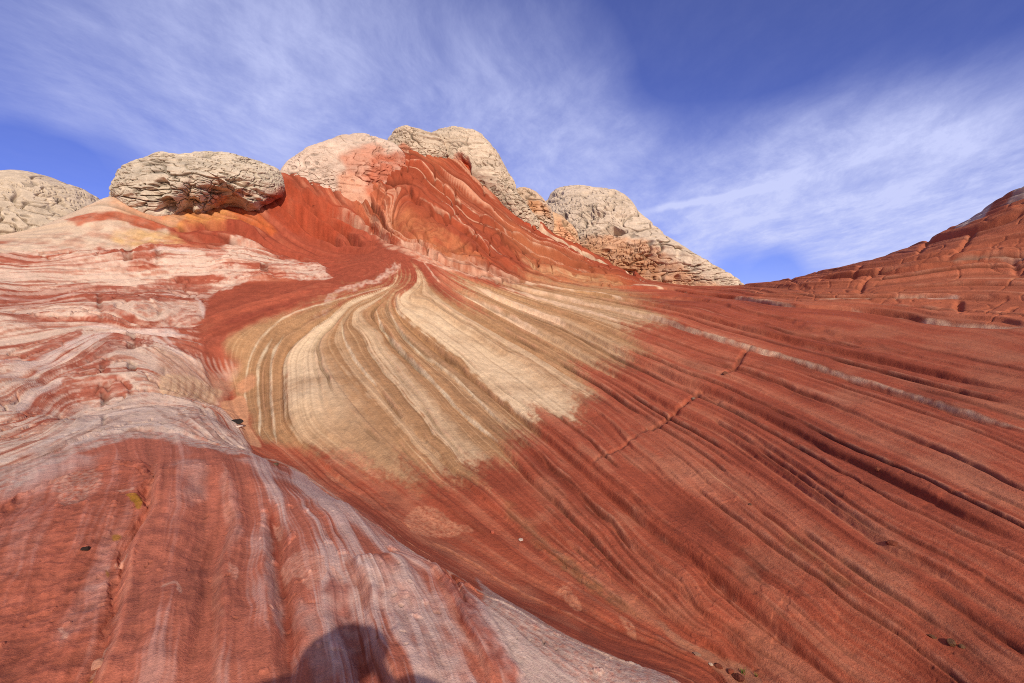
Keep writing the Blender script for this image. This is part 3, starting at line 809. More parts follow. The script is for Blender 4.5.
for p in ([(60, 622), (66, 628), (62, 634)], [(118, 498), (134, 497)], [(160, 595), (178, 592), (182, 602)], [(113, 565), (122, 560), (128, 552)], [(86, 670), (104, 650), (112, 646)]):
    stroke(p, (204, 150, 128), 1.8, 1.6, .8, .8, .6, sc=5)

# ------------------------------------------------------------------ relief
def saw(x, sharp, seed, amp_var=.7):
    """irregular little cuestas: quick rise, slow fall"""
    xi = np.floor(x).astype(np.int32)
    f = x - xi
    rnd = (_hash(xi, xi * 0 + 3, np.uint32(1), seed) & np.uint32(255)).astype(np.float32) / 255
    rnd2 = (_hash(xi + 1, xi * 0 + 3, np.uint32(1), seed) & np.uint32(255)).astype(np.float32) / 255
    a = 1 - amp_var * rnd
    return a * (sst(f, 0, sharp) * (1 - f) / (1 - sharp * .5))


gS = np.hypot(np.gradient(S, axis=0) / np.gradient(rows)[:, None], np.gradient(S, axis=1) / max(1e-6, (th_in[1] - th_in[0]) * 484)).astype(np.float32)
gS = np.clip(gS, 0.002, .5)            # bedding units per chart unit
along_mask = np.clip(.7 + .5 * noise2(Ug / 110, Vg / 110, 41) + .7 * noise2(S * 2.6, al * .35, 42), 0, 1.4)
wob = .30 * noise2(S * .9, al * .3, 43) + .04 * noise2(Ug / 22, Vg / 22, 44) + .012 * noise2(Ug / 7, Vg / 7, 45)
swk = 1 - .15 * SWIRL
hR = np.zeros_like(Z)
for fr, amp, seed in ((1.35, .046, 1), (3.3, .026, 2), (7.5, .012, 3), (15, .005, 4)):
    sharp = np.clip(fr * gS * 2.3, .06, .6)
    vis = 1 - sst(fr * gS, .15, .32)
    hR += amp * saw(S * fr + wob * (1 + .3 * seed), sharp, 200 + seed) * along_mask * vis
hR += .006 * lam3 * (1 - sst(13 * gS, .25, .5)) + .006 * lam2
low = 1 - .35 * sst(-S, -.9, .1) * (1 - FLANK)          # the apex and hollow are smoother
hR = hR * (1 - ALC) * (1 - .75 * (1 - lamk) / .62)
hR += ALC * .16 * (saw(qa / 13, .35, 270) - .4)
DZ += hR * Rg / 10 * RIGHT * front * swk * low * (1 + 1.3 * FLANK) * (1 + .5 * HILL)

for k_, amp, run, fl_, t0, t1 in [('ridge_l', .07, 30, 1, 0, .5), ('ridge_r', .035, 16, -1, 0, .6), ('line_c', .04, 14, 1, 0, 1), ('band_l', .035, 12, 1, 0, .9), ('band_r', .02, 10, -1, 0, 1), ('line_d', .05, 14, 1, 0, 1), ('line_e', .05, 16, 1, 0, 1),
                                  ('slab_l', .085, 34, 1, 0, 1), ('slab_m', .03, 14, 1, 0, .8), ('slab_r', .07, 30, -1, 0, 1), ('line_g', .05, 26, 1, 0, 1), ('line_h', .05, 24, 1, 0, 1), ('line_i', .05, 16, 1, 0, 1), ('line_i2', .06, 12, 1, 0, 1), ('line_j', .07, 12, 1, .1, 1),
                                  ('flank_a', .08, 14, 1, 0, 1), ('flank_b', .08, 14, 1, 0, 1), ('flank_c', .06, 12, 1, 0, 1), ('flank_d', .09, 18, 1, 0, 1), ('fold_e', .06, 12, 1, 0, 1), ('hill_a', .05, 12, 1, 0, 1), ('hill_b', .08, 14, 1, 0, 1), ('hill_c', .10, 14, 1, 0, 1),
                                  ('stripe_a', .02, 6, 1, 0, 1), ('stripe_b', .02, 6, 1, 0, 1)]:
    ledge(BEDC[k_], amp, run, 3.0, fl_, t0=t0, t1=t1, seed=300 + len(k_))
for k_, w, a in [('slab_l', 1.4, .035), ('line_g', 1.3, .035), ('line_h', 1.4, .04), ('line_i', 1.3, .035), ('line_j', 1.4, .06), ('line_i2', 1.2, .04), ('line_d', 1.3, .03), ('line_e', 1.3, .03), ('line_c', 1.2, .02), ('flank_a', 1.4, .10), ('flank_b', 1.4, .10), ('flank_c', 1.4, .08), ('flank_d', 1.4, .10), ('fold_e', 1.4, .08), ('hill_b', 1.4, .08), ('hill_c', 1.4, .08)]:
    groove(BEDC[k_] + np.array([0, -2.5]), a * 1.4, w + .3, .2, .04)
for p, a in [([(272, 196), (298, 212), (326, 236), (345, 246)], .16), ([(282, 190), (312, 212), (345, 234), (362, 244)], .16), ([(284, 200), (310, 222), (330, 240)], .10), ([(300, 198), (330, 212), (362, 228)], .16), ([(205, 226), (240, 232), (275, 248), (310, 262)], .10), ([(185, 236), (225, 240), (265, 250)], .10), ([(170, 228), (215, 228), (262, 236)], .10)]:
    ledge(chart(smooth_line(p, 4)), a, 10, 2, 1, warp=.5)
    groove(chart(smooth_line(p, 4)) + np.array([0, -2.0]), a * .5, 1.5, .5, .1)
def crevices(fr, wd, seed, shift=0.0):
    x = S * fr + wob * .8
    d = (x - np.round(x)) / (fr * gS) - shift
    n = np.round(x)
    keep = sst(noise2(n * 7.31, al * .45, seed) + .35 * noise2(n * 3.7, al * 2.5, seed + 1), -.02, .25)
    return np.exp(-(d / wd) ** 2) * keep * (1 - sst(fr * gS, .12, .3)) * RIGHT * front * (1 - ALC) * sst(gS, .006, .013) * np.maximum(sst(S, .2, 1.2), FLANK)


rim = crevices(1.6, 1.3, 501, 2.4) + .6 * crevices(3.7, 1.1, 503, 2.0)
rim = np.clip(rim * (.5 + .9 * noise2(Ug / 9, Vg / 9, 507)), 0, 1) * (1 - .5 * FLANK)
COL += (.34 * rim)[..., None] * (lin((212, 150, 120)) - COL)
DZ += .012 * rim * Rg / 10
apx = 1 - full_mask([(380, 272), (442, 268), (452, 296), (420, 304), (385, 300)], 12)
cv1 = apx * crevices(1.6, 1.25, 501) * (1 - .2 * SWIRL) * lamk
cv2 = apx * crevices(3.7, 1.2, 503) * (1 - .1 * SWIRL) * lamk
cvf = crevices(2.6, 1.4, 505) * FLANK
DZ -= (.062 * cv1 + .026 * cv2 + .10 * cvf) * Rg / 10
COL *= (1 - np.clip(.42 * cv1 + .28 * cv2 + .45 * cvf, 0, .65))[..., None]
# the stepped joint across the right slope
for p, w, a in [([(640, 437), (652, 428), (664, 424), (674, 413), (690, 402), (704, 388)], 1.9, .055), ([(716, 376), (726, 374), (738, 366), (744, 352), (752, 348)], 1.8, .05), ([(590, 470), (608, 455), (640, 437)], 1.6, .03), ([(700, 388), (708, 394), (722, 402)], 2.2, .06)]:
    C = chart(smooth_line(p, 3))
    groove(C, a, w)
    stroke(None, (92, 52, 40), w * .45, 2, .75, 1.0, .7, C=C, sc=6)
for p, a in [([(780, 270), (800, 288), (812, 296)], .06), ([(862, 266), (850, 285)], .08), ([(931, 238), (920, 252), (905, 262)], .1), ([(975, 230), (960, 250), (945, 264)], .12), ([(1010, 258), (1020, 275)], .1), ([(958, 300), (958, 314)], .12), ([(890, 268), (865, 282), (860, 296)], .12)]:
    groove(chart(smooth_line(p, 3)), a * .5, 2.0)

# flank and hill: joints that break the beds into blocks
jn = noise2(Ug / 34 + Vg / 60, Vg / 24 - Ug / 60, 51) + .35 * noise2(Ug / 12, Vg / 12, 52)
jn2 = noise2(Ug / 20 - Vg / 34, Vg / 30 + Ug / 44, 53) + .3 * noise2(Ug / 9, Vg / 9, 54)
crk = np.exp(-(jn / .05) ** 2) * sst(noise2(Ug / 40, Vg / 40, 55), -.3, .3) + .7 * np.exp(-(jn2 / .05) ** 2) * sst(noise2(Ug / 50, Vg / 50, 56), -.2, .4)
crk = np.clip(crk, 0, 1)
blocky = np.clip(FLANK + .25 * HILL, 0, 1)
DZ -= .26 * crk * blocky
COL *= (1 - .42 * crk * blocky)[..., None]
DZ += FLANK * (.22 * jn + .10 * jn2)

hz_ = Z / .42 + .5 * noise2(Ug / 60, Vg / 40, 57) + .15 * noise2(Ug / 14, Vg / 10, 58)
DZ += HILL * front * .10 * (saw(hz_, .35, 260) - .4) * np.clip(.7 + .8 * noise2(Ug / 50, Vg / 40, 59), 0, 1.3)
COL *= (1 + HILL * .12 * noise2(Z / .16, Ug / 90, 60))[..., None]
# left: hummocks and little steps along the beds
hum = .16 * noise2(X / 3.2, Y / 2.6, 61) + .07 * noise2(X / 1.2, Y / 1.0, 62)
stepL = np.zeros_like(Z)
gL = np.clip(np.hypot(np.gradient(L, axis=0) / np.gradient(rows)[:, None], np.gradient(L, axis=1) / ((th_in[1] - th_in[0]) * 484)), .002, .6).astype(np.float32)
wobL = .4 * noise2(Ug / 60, Vg / 40, 63) + .15 * noise2(Ug / 18, Vg / 12, 64) + .05 * noise2(Ug / 6, Vg / 5, 65)
for fr, amp, seed in ((1.2, .05, 11), (3.4, .035, 12), (8, .014, 13)):
    stepL += 1.7 * amp * saw(L * fr + wobL * (fr ** .5), np.clip(fr * gL * 2.2, .08, .6), 230 + seed) * (1 - sst(fr * gL, .2, .4))
DZ += LEFTM * front * (hum * sst(Rg, 5, 12) + stepL * Rg / 10 * np.clip(.6 + noise2(Ug / 50, Vg / 30, 66), 0, 1.3))

cl1 = noise2(Ug / 26 + .5 * noise2(Ug / 60, Vg / 40, 68), Vg / 11, 67) + .35 * noise2(Ug / 8, Vg / 5, 66)
ckL = np.exp(-(cl1 / .05) ** 2) * sst(noise2(Ug / 45, Vg / 28, 65), -.05, .3) * LEFTM
DZ -= .05 * ckL * Rg / 10
COL *= (1 - .28 * ckL)[..., None]
rough_ = full_mask([(-60, 560), (0, 505), (60, 480), (120, 466), (148, 475), (146, 520), (124, 555), (114, 620), (88, 690), (40, 730), (-60, 730)], 16, 2) * MOUND
# mound: fluted lobes
MO = MOUND * front
for p, amp, run, fl_ in [([(157, 463), (153, 492), (150, 518), (134, 545), (126, 572), (123, 602), (117, 635), (104, 668), (92, 700)], .07, 60, 1), ([(226, 470), (229, 505), (230, 532), (222, 556), (218, 590), (218, 622), (216, 660), (214, 700)], .04, 50, 1),
                         ([(352, 556), (358, 574), (367, 596), (369, 620), (377, 648), (388, 673), (400, 700)], .06, 55, 1), ([(430, 562), (440, 582), (457, 615), (477, 648), (496, 690)], .05, 36, 1)]:
    C = chart(smooth_line(p, 4))[::-1]
    ledge(C, amp * 10 / 2.4, run, 10, -fl_, warp=.3, undercut=.2)
    stroke(None, (206, 140, 116), 3, 5, .45, .8, .8, C=C, sc=16)  # pale rim painted along each lobe edge as its sunlit highlight
for p, a, w in [([(272, 505), (276, 530), (277, 560), (284, 592), (289, 630), (291, 680)], .12, 8), ([(335, 590), (350, 630), (362, 660), (376, 700)], .10, 12), ([(196, 470), (205, 520), (200, 580)], .05, 14), ([(250, 480), (252, 540), (250, 620)], .06, 9),
                ([(448, 572), (458, 586), (466, 604)], .06, 2.2), ([(432, 568), (448, 590), (462, 618), (482, 652)], .07, 4)]:
    groove(chart(smooth_line(p, 4)), a * 2, w, .25)
DZ += MO * (.014 * fl1 + .006 * fl2 + .0022 * fl3) * sst(Rg, 1.5, 3) * (1 - .5 * rough_)
rough = full_mask([(-60, 560), (0, 505), (60, 480), (120, 466), (148, 475), (146, 520), (124, 555), (114, 620), (88, 690), (40, 730), (-60, 730)], 16, 2) * MOUND

# scabs: thin crust that flakes off in plates
sc_n = fbm2(X / .5, Y / .5, 81, 4)
scab = sst(sc_n, .25, .32) * sst(noise2(X / 1.6, Y / 1.6, 82), -.05, .3)
DZ += .008 * scab * (RIGHT * .8 + .3 * MOUND) * sst(Rg, 9, 6) * front
COL *= (1 + .10 * scab * sst(Rg, 9, 6) * np.clip(RIGHT + MOUND, 0, 1))[..., None]

# weathering at every size the grid can carry
cell = np.maximum(Rg * .0012, np.gradient(RR)[:, None].astype(np.float32))
for lam_, a_ in ((2.4, .030), (1.1, .016), (.5, .008), (.24, .0040), (.12, .0018), (.06, .0008)):
    vis = sst(lam_ / cell, 4, 10)
    k_ = 1 - .6 * RIGHT * (1 - FLANK) + 1.0 * LEFTM + 2.0 * rough + .6 * FLANK - .45 * SWIRL - .45 * (MOUND - rough)
    DZ += a_ * vis * k_ * noise2(X / lam_ + .3 * noise2(X / lam_ / 2, Y / lam_ / 2, 7), Y / lam_ * (1 - .8 * (MOUND - .6 * rough)), int(lam_ * 1000)) * front
chip = sst(noise2(X / .15, Y / .15, 511) + .6 * noise2(X / .06, Y / .06, 512), .62, .72) * sst(noise2(X / .7, Y / .7, 513), .0, .3) * MOUND * sst(-Rg, -7, -5)
fleck = sst(noise2(X / .05, Y / .05, 514), .6, .72) * sst(noise2(X / .4, Y / .4, 515), .05, .35) * np.clip(MOUND + .6 * RIGHT, 0, 1) * sst(-Rg, -6, -4)
DZ += .011 * chip - .010 * fleck
COL *= (1 + .22 * chip - .30 * fleck)[..., None]
# pits in the bleached rock, coloured darker inside
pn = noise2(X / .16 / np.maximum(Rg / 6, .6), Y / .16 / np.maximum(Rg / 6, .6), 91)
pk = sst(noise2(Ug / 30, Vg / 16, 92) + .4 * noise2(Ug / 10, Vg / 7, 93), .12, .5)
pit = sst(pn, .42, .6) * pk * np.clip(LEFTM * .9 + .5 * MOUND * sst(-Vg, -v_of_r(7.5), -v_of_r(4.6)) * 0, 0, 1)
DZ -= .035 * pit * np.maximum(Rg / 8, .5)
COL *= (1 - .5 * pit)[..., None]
rgh = (noise2(X / .11, Y / .11, 94) + .8 * noise2(X / .05, Y / .05, 96) + .6 * noise2(X / .28, Y / .28, 97)) * rough
DZ += .007 * rgh
COL *= (1 + .16 * rgh + .10 * noise2(X / .3, Y / .3, 95) * rough)[..., None]
COL *= 1 + .05 * n_sml
Z = Z + DZ * front
COL = np.clip(COL, .012, .85)
# the plain behind and beyond
away = (1 - front)[..., None]
COL += away * (1 - sst(Rg, 36, 50))[..., None] * 0
# ------------------------------------------------------------------ materials
def rock_material(name, grain=1.0, fine=90.0, bump=0.5):
    m = bpy.data.materials.new(name)
    m.use_nodes = True
    t = m.node_tree
    t.nodes.clear()
    q = NT(t)
    col = q.n('ShaderNodeAttribute', attribute_name='rock').outputs['Color']
    pos = q.n('ShaderNodeNewGeometry').outputs['Position']
    a = q.n('ShaderNodeTexNoise', {'Vector': pos, 'Scale': fine, 'Detail': 4.0, 'Roughness': .8}).outputs['Fac']
    b = q.n('ShaderNodeTexNoise', {'Vector': pos, 'Scale': fine * .16, 'Detail': 7.0, 'Roughness': .8}).outputs['Fac']
    c = q.n('ShaderNodeTexNoise', {'Vector': pos, 'Scale': fine * .03, 'Detail': 9.0, 'Roughness': .75}).outputs['Fac']
    k = q.math('ADD', q.math('MULTIPLY', a, .85 * grain), q.math('ADD', q.math('MULTIPLY', b, .85 * grain), q.math('MULTIPLY', c, .5 * grain)))
    k = q.math('MAXIMUM', q.math('ADD', k, 1 - 1.1 * grain), .3)
    cc = q.n('ShaderNodeVectorMath', {0: col}, operation='SCALE')
    t.links.new(k, cc.inputs['Scale'])
    hgt = q.math('ADD', q.math('MULTIPLY', a, .3), q.math('ADD', q.math('MULTIPLY', b, 1.2), q.math('MULTIPLY', c, 3.0)))
    bp_ = q.n('ShaderNodeBump', {'Height': hgt, 'Strength': bump, 'Distance': .035})
    bs = q.n('ShaderNodeBsdfPrincipled', {'Base Color': cc.outputs[0], 'Roughness': .92, 'Normal': bp_.outputs[0]})
    bs.inputs['Specular IOR Level'].default_value = .15
    o = q.n('ShaderNodeOutputMaterial')
    t.links.new(bs.outputs[0], o.inputs[0])
    return m


def plain_material(name, col, rough=.8, var=.25, scale=30):
    m = bpy.data.materials.new(name)
    m.use_nodes = True
    q = NT(m.node_tree)
    bs = m.node_tree.nodes['Principled BSDF']
    nz = q.n('ShaderNodeTexNoise', {'Scale': scale, 'Detail': 4.0}).outputs['Fac']
    c = lin(col)
    lo, hi = c * (1 - var), c * (1 + var)
    m.node_tree.links.new(q.mix(nz, (*map(float, lo), 1), (*map(float, hi), 1)), bs.inputs['Base Color'])
    bs.inputs['Roughness'].default_value = rough
    bs.inputs['Specular IOR Level'].default_value = .2
    return m


ROCK = rock_material('sandstone')
DOME = rock_material('dome_sandstone', 1.1, 20.0, .8)


def mesh_object(name, verts, faces, mat, col=None, parent=None, smooth=True):
    """verts (n,3), faces (m,4) or (m,3) numpy arrays -> one linked mesh object"""
    me = bpy.data.meshes.new(name)
    verts = np.ascontiguousarray(verts, np.float32); faces = np.ascontiguousarray(faces, np.int32)
    k = faces.shape[1]
    me.vertices.add(len(verts)); me.loops.add(faces.size); me.polygons.add(len(faces))
    me.vertices.foreach_set('co', verts.ravel())
    me.loops.foreach_set('vertex_index', faces.ravel())
    me.polygons.foreach_set('loop_start', np.arange(0, faces.size, k, dtype=np.int32))
    me.polygons.foreach_set('use_smooth', np.full(len(faces), smooth))
    if col is not None:
        at = me.attributes.new('rock', 'FLOAT_COLOR', 'POINT')
        at.data.foreach_set('color', np.concatenate([col, np.ones((len(col), 1))], 1).astype(np.float32).ravel())
    me.update(calc_edges=True)
    me.materials.append(mat)
    o = bpy.data.objects.new(name, me)
    SC.collection.objects.link(o)
    if parent is not None:
        o.parent = parent
    return o


def tag(o, label=None, cat=None, group=None, kind=None):
    for k_, v_ in (('label', label), ('category', cat), ('group', group), ('kind', kind)):
        if v_:
            o[k_] = v_
    return o


# ------------------------------------------------------------------ the bedrock sheet, one surface from underfoot to the horizon
nth = len(TH)
idx = np.arange(NR * nth, dtype=np.int32).reshape(NR, nth)
nx = np.roll(idx, -1, axis=1)
quads = np.stack([idx[:-1], nx[:-1], nx[1:], idx[1:]], -1)[:, :, ::-1]
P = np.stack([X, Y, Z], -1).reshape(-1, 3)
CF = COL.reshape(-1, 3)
is_hill = (HILL[:-1] > .5)
qh = quads[is_hill]
qg = quads[~is_hill].reshape(-1, 4)
cen = np.full((1, 3), 0, np.float32); cen[0, 2] = Z[0].mean()


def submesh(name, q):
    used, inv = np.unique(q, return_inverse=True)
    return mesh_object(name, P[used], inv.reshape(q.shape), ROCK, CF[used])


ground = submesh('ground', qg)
tag(ground, 'red, buff and white swirled sandstone bedrock sweeping up from the foreground', kind='structure')
hill = submesh('hill', qh)
tag(hill, 'dark red terraced sandstone hill rising at the right edge', kind='structure')


# ------------------------------------------------------------------ domes and knobs of pale brain rock
def dome(name, outline, r_low, r_high, depth, base, label, paints=(), cracks=1.0, size=1.0, lift=.35, dents=(), seed=0, nphi=640, nt=190, pw=2.3, layered=1.0, cat='rock dome', squash=2.2, hollow=.0):
    pts = smooth_line(np.vstack([outline, outline[:1]]), 8)[:-1]
    # even spacing along the outline
    cl = np.vstack([pts, pts[:1]])
    s = np.concatenate([[0], np.cumsum(np.hypot(*np.diff(cl, axis=0).T))])
    q = np.linspace(0, s[-1], nphi, endpoint=False)
    pts = np.stack([np.interp(q, s, cl[:, 0]), np.interp(q, s, cl[:, 1])], 1)
    y0, y1 = pts[:, 1].max(), pts[:, 1].min()

    def place(p):
        t, e = sight(*p)
        r = r_low + (r_high - r_low) * (y0 - p[1]) / (y0 - y1)
        return np.array([r * math.sin(t), r * math.cos(t), EYE + r * e])
    ring = np.array([place(p) for p in pts])
    cpx = pts.mean(0)
    c = place(cpx)
    f = -np.array([c[0], c[1], 0]) / math.hypot(c[0], c[1])
    nrm = f * math.cos(lift) + np.array([0, 0, math.sin(lift)])
    tt = np.sin(np.linspace(0, math.pi / 2, nt)) ** .9
    front_ = c + tt[:, None, None] * (ring - c)
    rr = np.hypot(*(ring - c)[:, :2].T) * 0 + np.linalg.norm(ring - c, axis=1)
    bulge = depth * (1 - tt ** pw) ** (1 / pw)
    fr = front_ + bulge[:, None, None] * nrm
    bk = front_[:-1][::-1][::6] - (bulge[:-1][::-1][::6] * .8)[:, None, None] * nrm
    A = np.concatenate([fr, bk], 0)
    n0 = len(tt)
    # outward direction
    out = (A - (c - nrm * depth * .3))
    out /= np.linalg.norm(out, axis=2, keepdims=True)
    x, y, z = A[..., 0], A[..., 1], A[..., 2]
    h = np.zeros(x.shape, np.float32)
    for lam_, a_ in ((2.6, .34), (1.2, .15), (.55, .055), (.27, .028), (.14, .014)):
        h += a_ * noise3(x / lam_ / size, y / lam_ / size, z * 1.3 / lam_ / size, seed + int(lam_ * 100))
    # flat lying laminae weather into shelves, closed cracks make the brain-like cells
    wz = z * 1 + .25 * noise3(x / 2, y / 2, z / 2, seed + 5)
    xi = wz / (.42 * size)
    shelf = saw(xi + .3 * noise3(x / .9, y / .9, z / .9, seed + 6), .25, 400 + seed)
    h += .15 * layered * (shelf - .4) * np.clip(.5 + 1.2 * noise3(x / 1.5, y / 1.5, z / 1.5, seed + 7), 0, 1.4)
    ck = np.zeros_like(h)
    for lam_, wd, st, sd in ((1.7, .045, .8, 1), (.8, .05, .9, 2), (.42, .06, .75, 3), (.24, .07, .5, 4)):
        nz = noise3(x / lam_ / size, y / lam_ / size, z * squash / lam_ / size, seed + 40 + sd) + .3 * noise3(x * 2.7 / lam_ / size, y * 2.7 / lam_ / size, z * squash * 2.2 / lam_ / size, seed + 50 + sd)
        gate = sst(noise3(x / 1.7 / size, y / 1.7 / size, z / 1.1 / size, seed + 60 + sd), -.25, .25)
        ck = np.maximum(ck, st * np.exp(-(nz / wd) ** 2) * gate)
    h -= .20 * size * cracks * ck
    if hollow:
        hn = noise3(x / 1.1, y / 1.1, z / .6, seed + 71)
        h -= hollow * sst(hn, .42, .75)
    col = np.broadcast_to(lin(base), A.shape).astype(np.float32).copy()
    col *= (1 + .12 * noise3(x / 1.6, y / 1.6, z / .8, seed + 80) + .10 * noise3(x / .35, y / .35, z / .2, seed + 81) + .08 * noise3(x / .15, y / .15, z / .1, seed + 82))[..., None]
    spk = sst(noise3(x / .22 / size, y / .22 / size, z / .14 / size, seed + 83) + .5 * noise3(x / .9, y / .9, z / .7, seed + 84), .55, .85)
    h -= .05 * size * spk
    col *= (1 - .38 * spk)[..., None]
    # camera bearings of every point, to lay out stains and hollows by image pixels
    az = np.arctan2(x, y); sl_ = (z - EYE) / np.hypot(x, y)
    w1 = .006 * noise3(x / .8, y / .8, z / .8, seed + 90) + .003 * noise3(x / .3, y / .3, z / .3, seed + 91)
    w2 = .006 * noise3(x / .8, y / .8, z / .8, seed + 92) + .003 * noise3(x / .3, y / .3, z / .3, seed + 93)
    u = az + w1; v = sl_ + w2

    def zone(pp, soft):
        pp = np.array([sight(*p) for p in pp]); pp = smooth_line(np.vstack([pp, pp[:1]]), 3)
        best = np.full(u.shape, 1e9); ins = np.zeros(u.shape, bool)
        for i in range(len(pp) - 1):
            a_, b_ = pp[i], pp[i + 1]
            d_ = b_ - a_
            t_ = np.clip(((u - a_[0]) * d_[0] + (v - a_[1]) * d_[1]) / (d_ @ d_ + 1e-12), 0, 1)
            best = np.minimum(best, (u - a_[0] - t_ * d_[0]) ** 2 + (v - a_[1] - t_ * d_[1]) ** 2)
            if abs(b_[1] - a_[1]) > 1e-9:
                ins ^= ((b_[1] > v) != (a_[1] > v)) & (u < d_[0] * (v - a_[1]) / d_[1] + a_[0])
        sd = np.sqrt(best) * np.where(ins, 1, -1) * 484
        return sst(sd, -soft / 2, soft / 2)
    for pp, cc, k_, soft in paints:
        m = zone(pp, soft) * k_ * np.clip(1 + .5 * noise3(x / .5, y / .5, z / .3, seed + 95), 0, 1)
        col += m[..., None] * (lin(cc) * (1 + .12 * noise3(x / .7, y / .7, z / .2, seed + 96))[..., None] - col)
    for pp, dep, soft in dents:
        h -= dep * zone(pp, soft)
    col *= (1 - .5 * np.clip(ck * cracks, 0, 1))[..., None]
    fade = np.ones(len(A)); fade[:n0] = 1 - .75 * sst(tt, .93, 1.0)
    A = A + out * (h * fade[:, None])[..., None]
    top = max(sight(*p)[1] for p in pts)                  # shift the dome vertically so its top meets the traced image outline
    A[..., 2] += (top - ((A[..., 2] - EYE) / np.hypot(A[..., 0], A[..., 1])).max()) * np.hypot(c[0], c[1])
    n, m_ = A.shape[:2]
    ii = np.arange(n * m_, dtype=np.int32).reshape(n, m_)
    jj = np.roll(ii, -1, axis=1)
    qd = np.stack([ii[:-1], ii[1:], jj[1:], jj[:-1]], -1).reshape(-1, 4)
    # orient outward
    V_ = A.reshape(-1, 3)
    k0 = ii[n0 // 2, 0]
    tri = V_[[ii[n0 // 2, 0], ii[n0 // 2 + 1, 0], jj[n0 // 2 + 1, 0]]]
    if np.dot(np.cross(tri[1] - tri[0], tri[2] - tri[0]), nrm) < 0:
        qd = qd[:, ::-1]
    o = mesh_object(name, V_, qd, DOME, np.clip(col.reshape(-1, 3), .01, .85))
    tag(o, label, cat, group='pale domes along the skyline')
    return o


CREAM = (206, 178, 150)
dome('rock_dome', [(-70, 180), (-20, 174), (20, 172), (50, 175), (80, 184), (97, 190), (115, 205), (120, 262), (60, 285), (-60, 285), (-95, 240)], 43, 52, 5.5, (198, 176, 154),
     'broad cream dome at the far left edge of the skyline, split by long curved cracks', lift=.75, seed=3, size=2.2, cracks=.8, layered=.8,
     paints=[([(-40, 205), (40, 200), (100, 205), (60, 250), (-40, 250)], (196, 158, 116), .7, 20), ([(85, 190), (108, 186), (112, 205), (95, 203)], (206, 142, 108), .7, 8)])
dome('rock_dome', [(112, 190), (116, 176), (128, 163), (150, 153), (172, 154), (195, 151), (225, 152), (248, 156), (268, 163), (282, 170), (284, 190), (266, 200), (250, 206), (238, 199), (222, 199), (206, 207), (196, 210), (188, 205), (176, 212), (160, 218), (143, 214), (124, 203)],
     26.2, 28.4, 1.9, (198, 180, 160), 'rounded cream cap with dark hollows, overhanging orange rock left of the summit', seed=17, lift=.25, hollow=.12, layered=1.4, cracks=1.2,
     paints=[([(207, 200), (214, 190), (224, 186), (226, 194), (214, 202)], (196, 116, 80), .6, 3), ([(230, 186), (246, 182), (258, 188), (256, 194), (236, 190)], (188, 108, 76), .6, 3), ([(270, 192), (285, 182), (285, 205), (262, 206)], (168, 72, 44), .8, 4)],
     dents=[([(155, 206), (160, 196), (172, 194), (177, 202), (168, 208)], .75, 3), ([(196, 184), (210, 179), (225, 182), (226, 187), (208, 188)], .45, 3), ([(188, 197), (196, 194), (200, 201), (190, 202)], .35, 3), ([(230, 186), (246, 181), (259, 187), (256, 194), (234, 190)], .2, 3), ([(145, 186), (160, 174), (172, 176), (168, 186), (152, 194)], .3, 4), ([(225, 172), (246, 172), (258, 180), (240, 178)], .3, 3)])
dome('rock_dome', [(276, 176), (279, 164), (290, 154), (308, 147), (325, 140), (345, 134), (362, 133), (378, 137), (394, 143), (404, 156), (404, 180), (394, 206), (374, 224), (362, 217), (350, 211), (338, 204), (322, 199), (306, 196), (294, 191), (284, 184)],
     28.0, 30.0, 1.2, (204, 178, 160), 'smooth cream slab of rock draped over the red alcove just left of the summit', seed=29, lift=.6, layered=.5, cracks=.8,
     paints=[([(338, 152), (362, 138), (384, 142), (376, 156), (366, 172), (350, 170), (348, 160)], (196, 112, 80), .6, 7), ([(335, 168), (352, 168), (380, 190), (374, 222), (350, 200)], (208, 140, 106), .65, 8), ([(366, 166), (376, 150), (410, 150), (410, 190), (390, 215), (372, 198), (362, 180)], (182, 92, 62), .85, 8)])
dome('rock_dome', [(378, 152), (384, 142), (390, 133), (397, 127), (406, 125), (414, 128), (420, 129), (432, 130), (444, 138), (450, 160), (432, 182), (404, 184), (382, 172)], 31.4, 32.0, 1.7, (198, 176, 154),
     'small cream and rust knob between the cream slab and the tall summit dome', seed=37, lift=.3, cracks=1.2, cat='rock dome',
     paints=[([(392, 152), (400, 136), (408, 140), (414, 150), (425, 165), (396, 166)], (172, 92, 62), .75, 5)])
dome('rock_dome', [(424, 146), (428, 135), (436, 129), (447, 126), (460, 126), (474, 129), (486, 138), (498, 152), (508, 168), (515, 184), (519, 200), (540, 224), (556, 246), (540, 256), (505, 230), (470, 200), (440, 180), (424, 162)], 32.6, 33.6, 2.7, (202, 180, 158),
     'tall cream dome forming the summit, with a raw red scar down its left side', seed=43, lift=.3, cracks=1.0, layered=.5,
     paints=[([(420, 152), (428, 143), (442, 146), (449, 152), (456, 146), (465, 146), (470, 156), (470, 166), (478, 182), (500, 204), (530, 232), (520, 250), (480, 220), (425, 180)], (178, 74, 44), 1, 3)],
     dents=[([(426, 150), (431, 144), (442, 147), (450, 152), (458, 146), (466, 148), (470, 158), (474, 176), (486, 196), (470, 206), (445, 186), (425, 165)], .4, 3)])
dome('rock_dome', [(508, 200), (514, 190), (522, 187), (532, 189), (541, 195), (549, 204), (554, 214), (552, 236), (536, 246), (518, 230)], 33.0, 34.0, 1.5, (196, 168, 144),
     'lumpy cream and brown knob tucked against the right shoulder of the summit dome', seed=51, lift=.35, cracks=1.3, cat='rock dome',
     paints=[([(526, 196), (545, 202), (550, 214), (530, 212)], (184, 126, 84), .8, 4)])
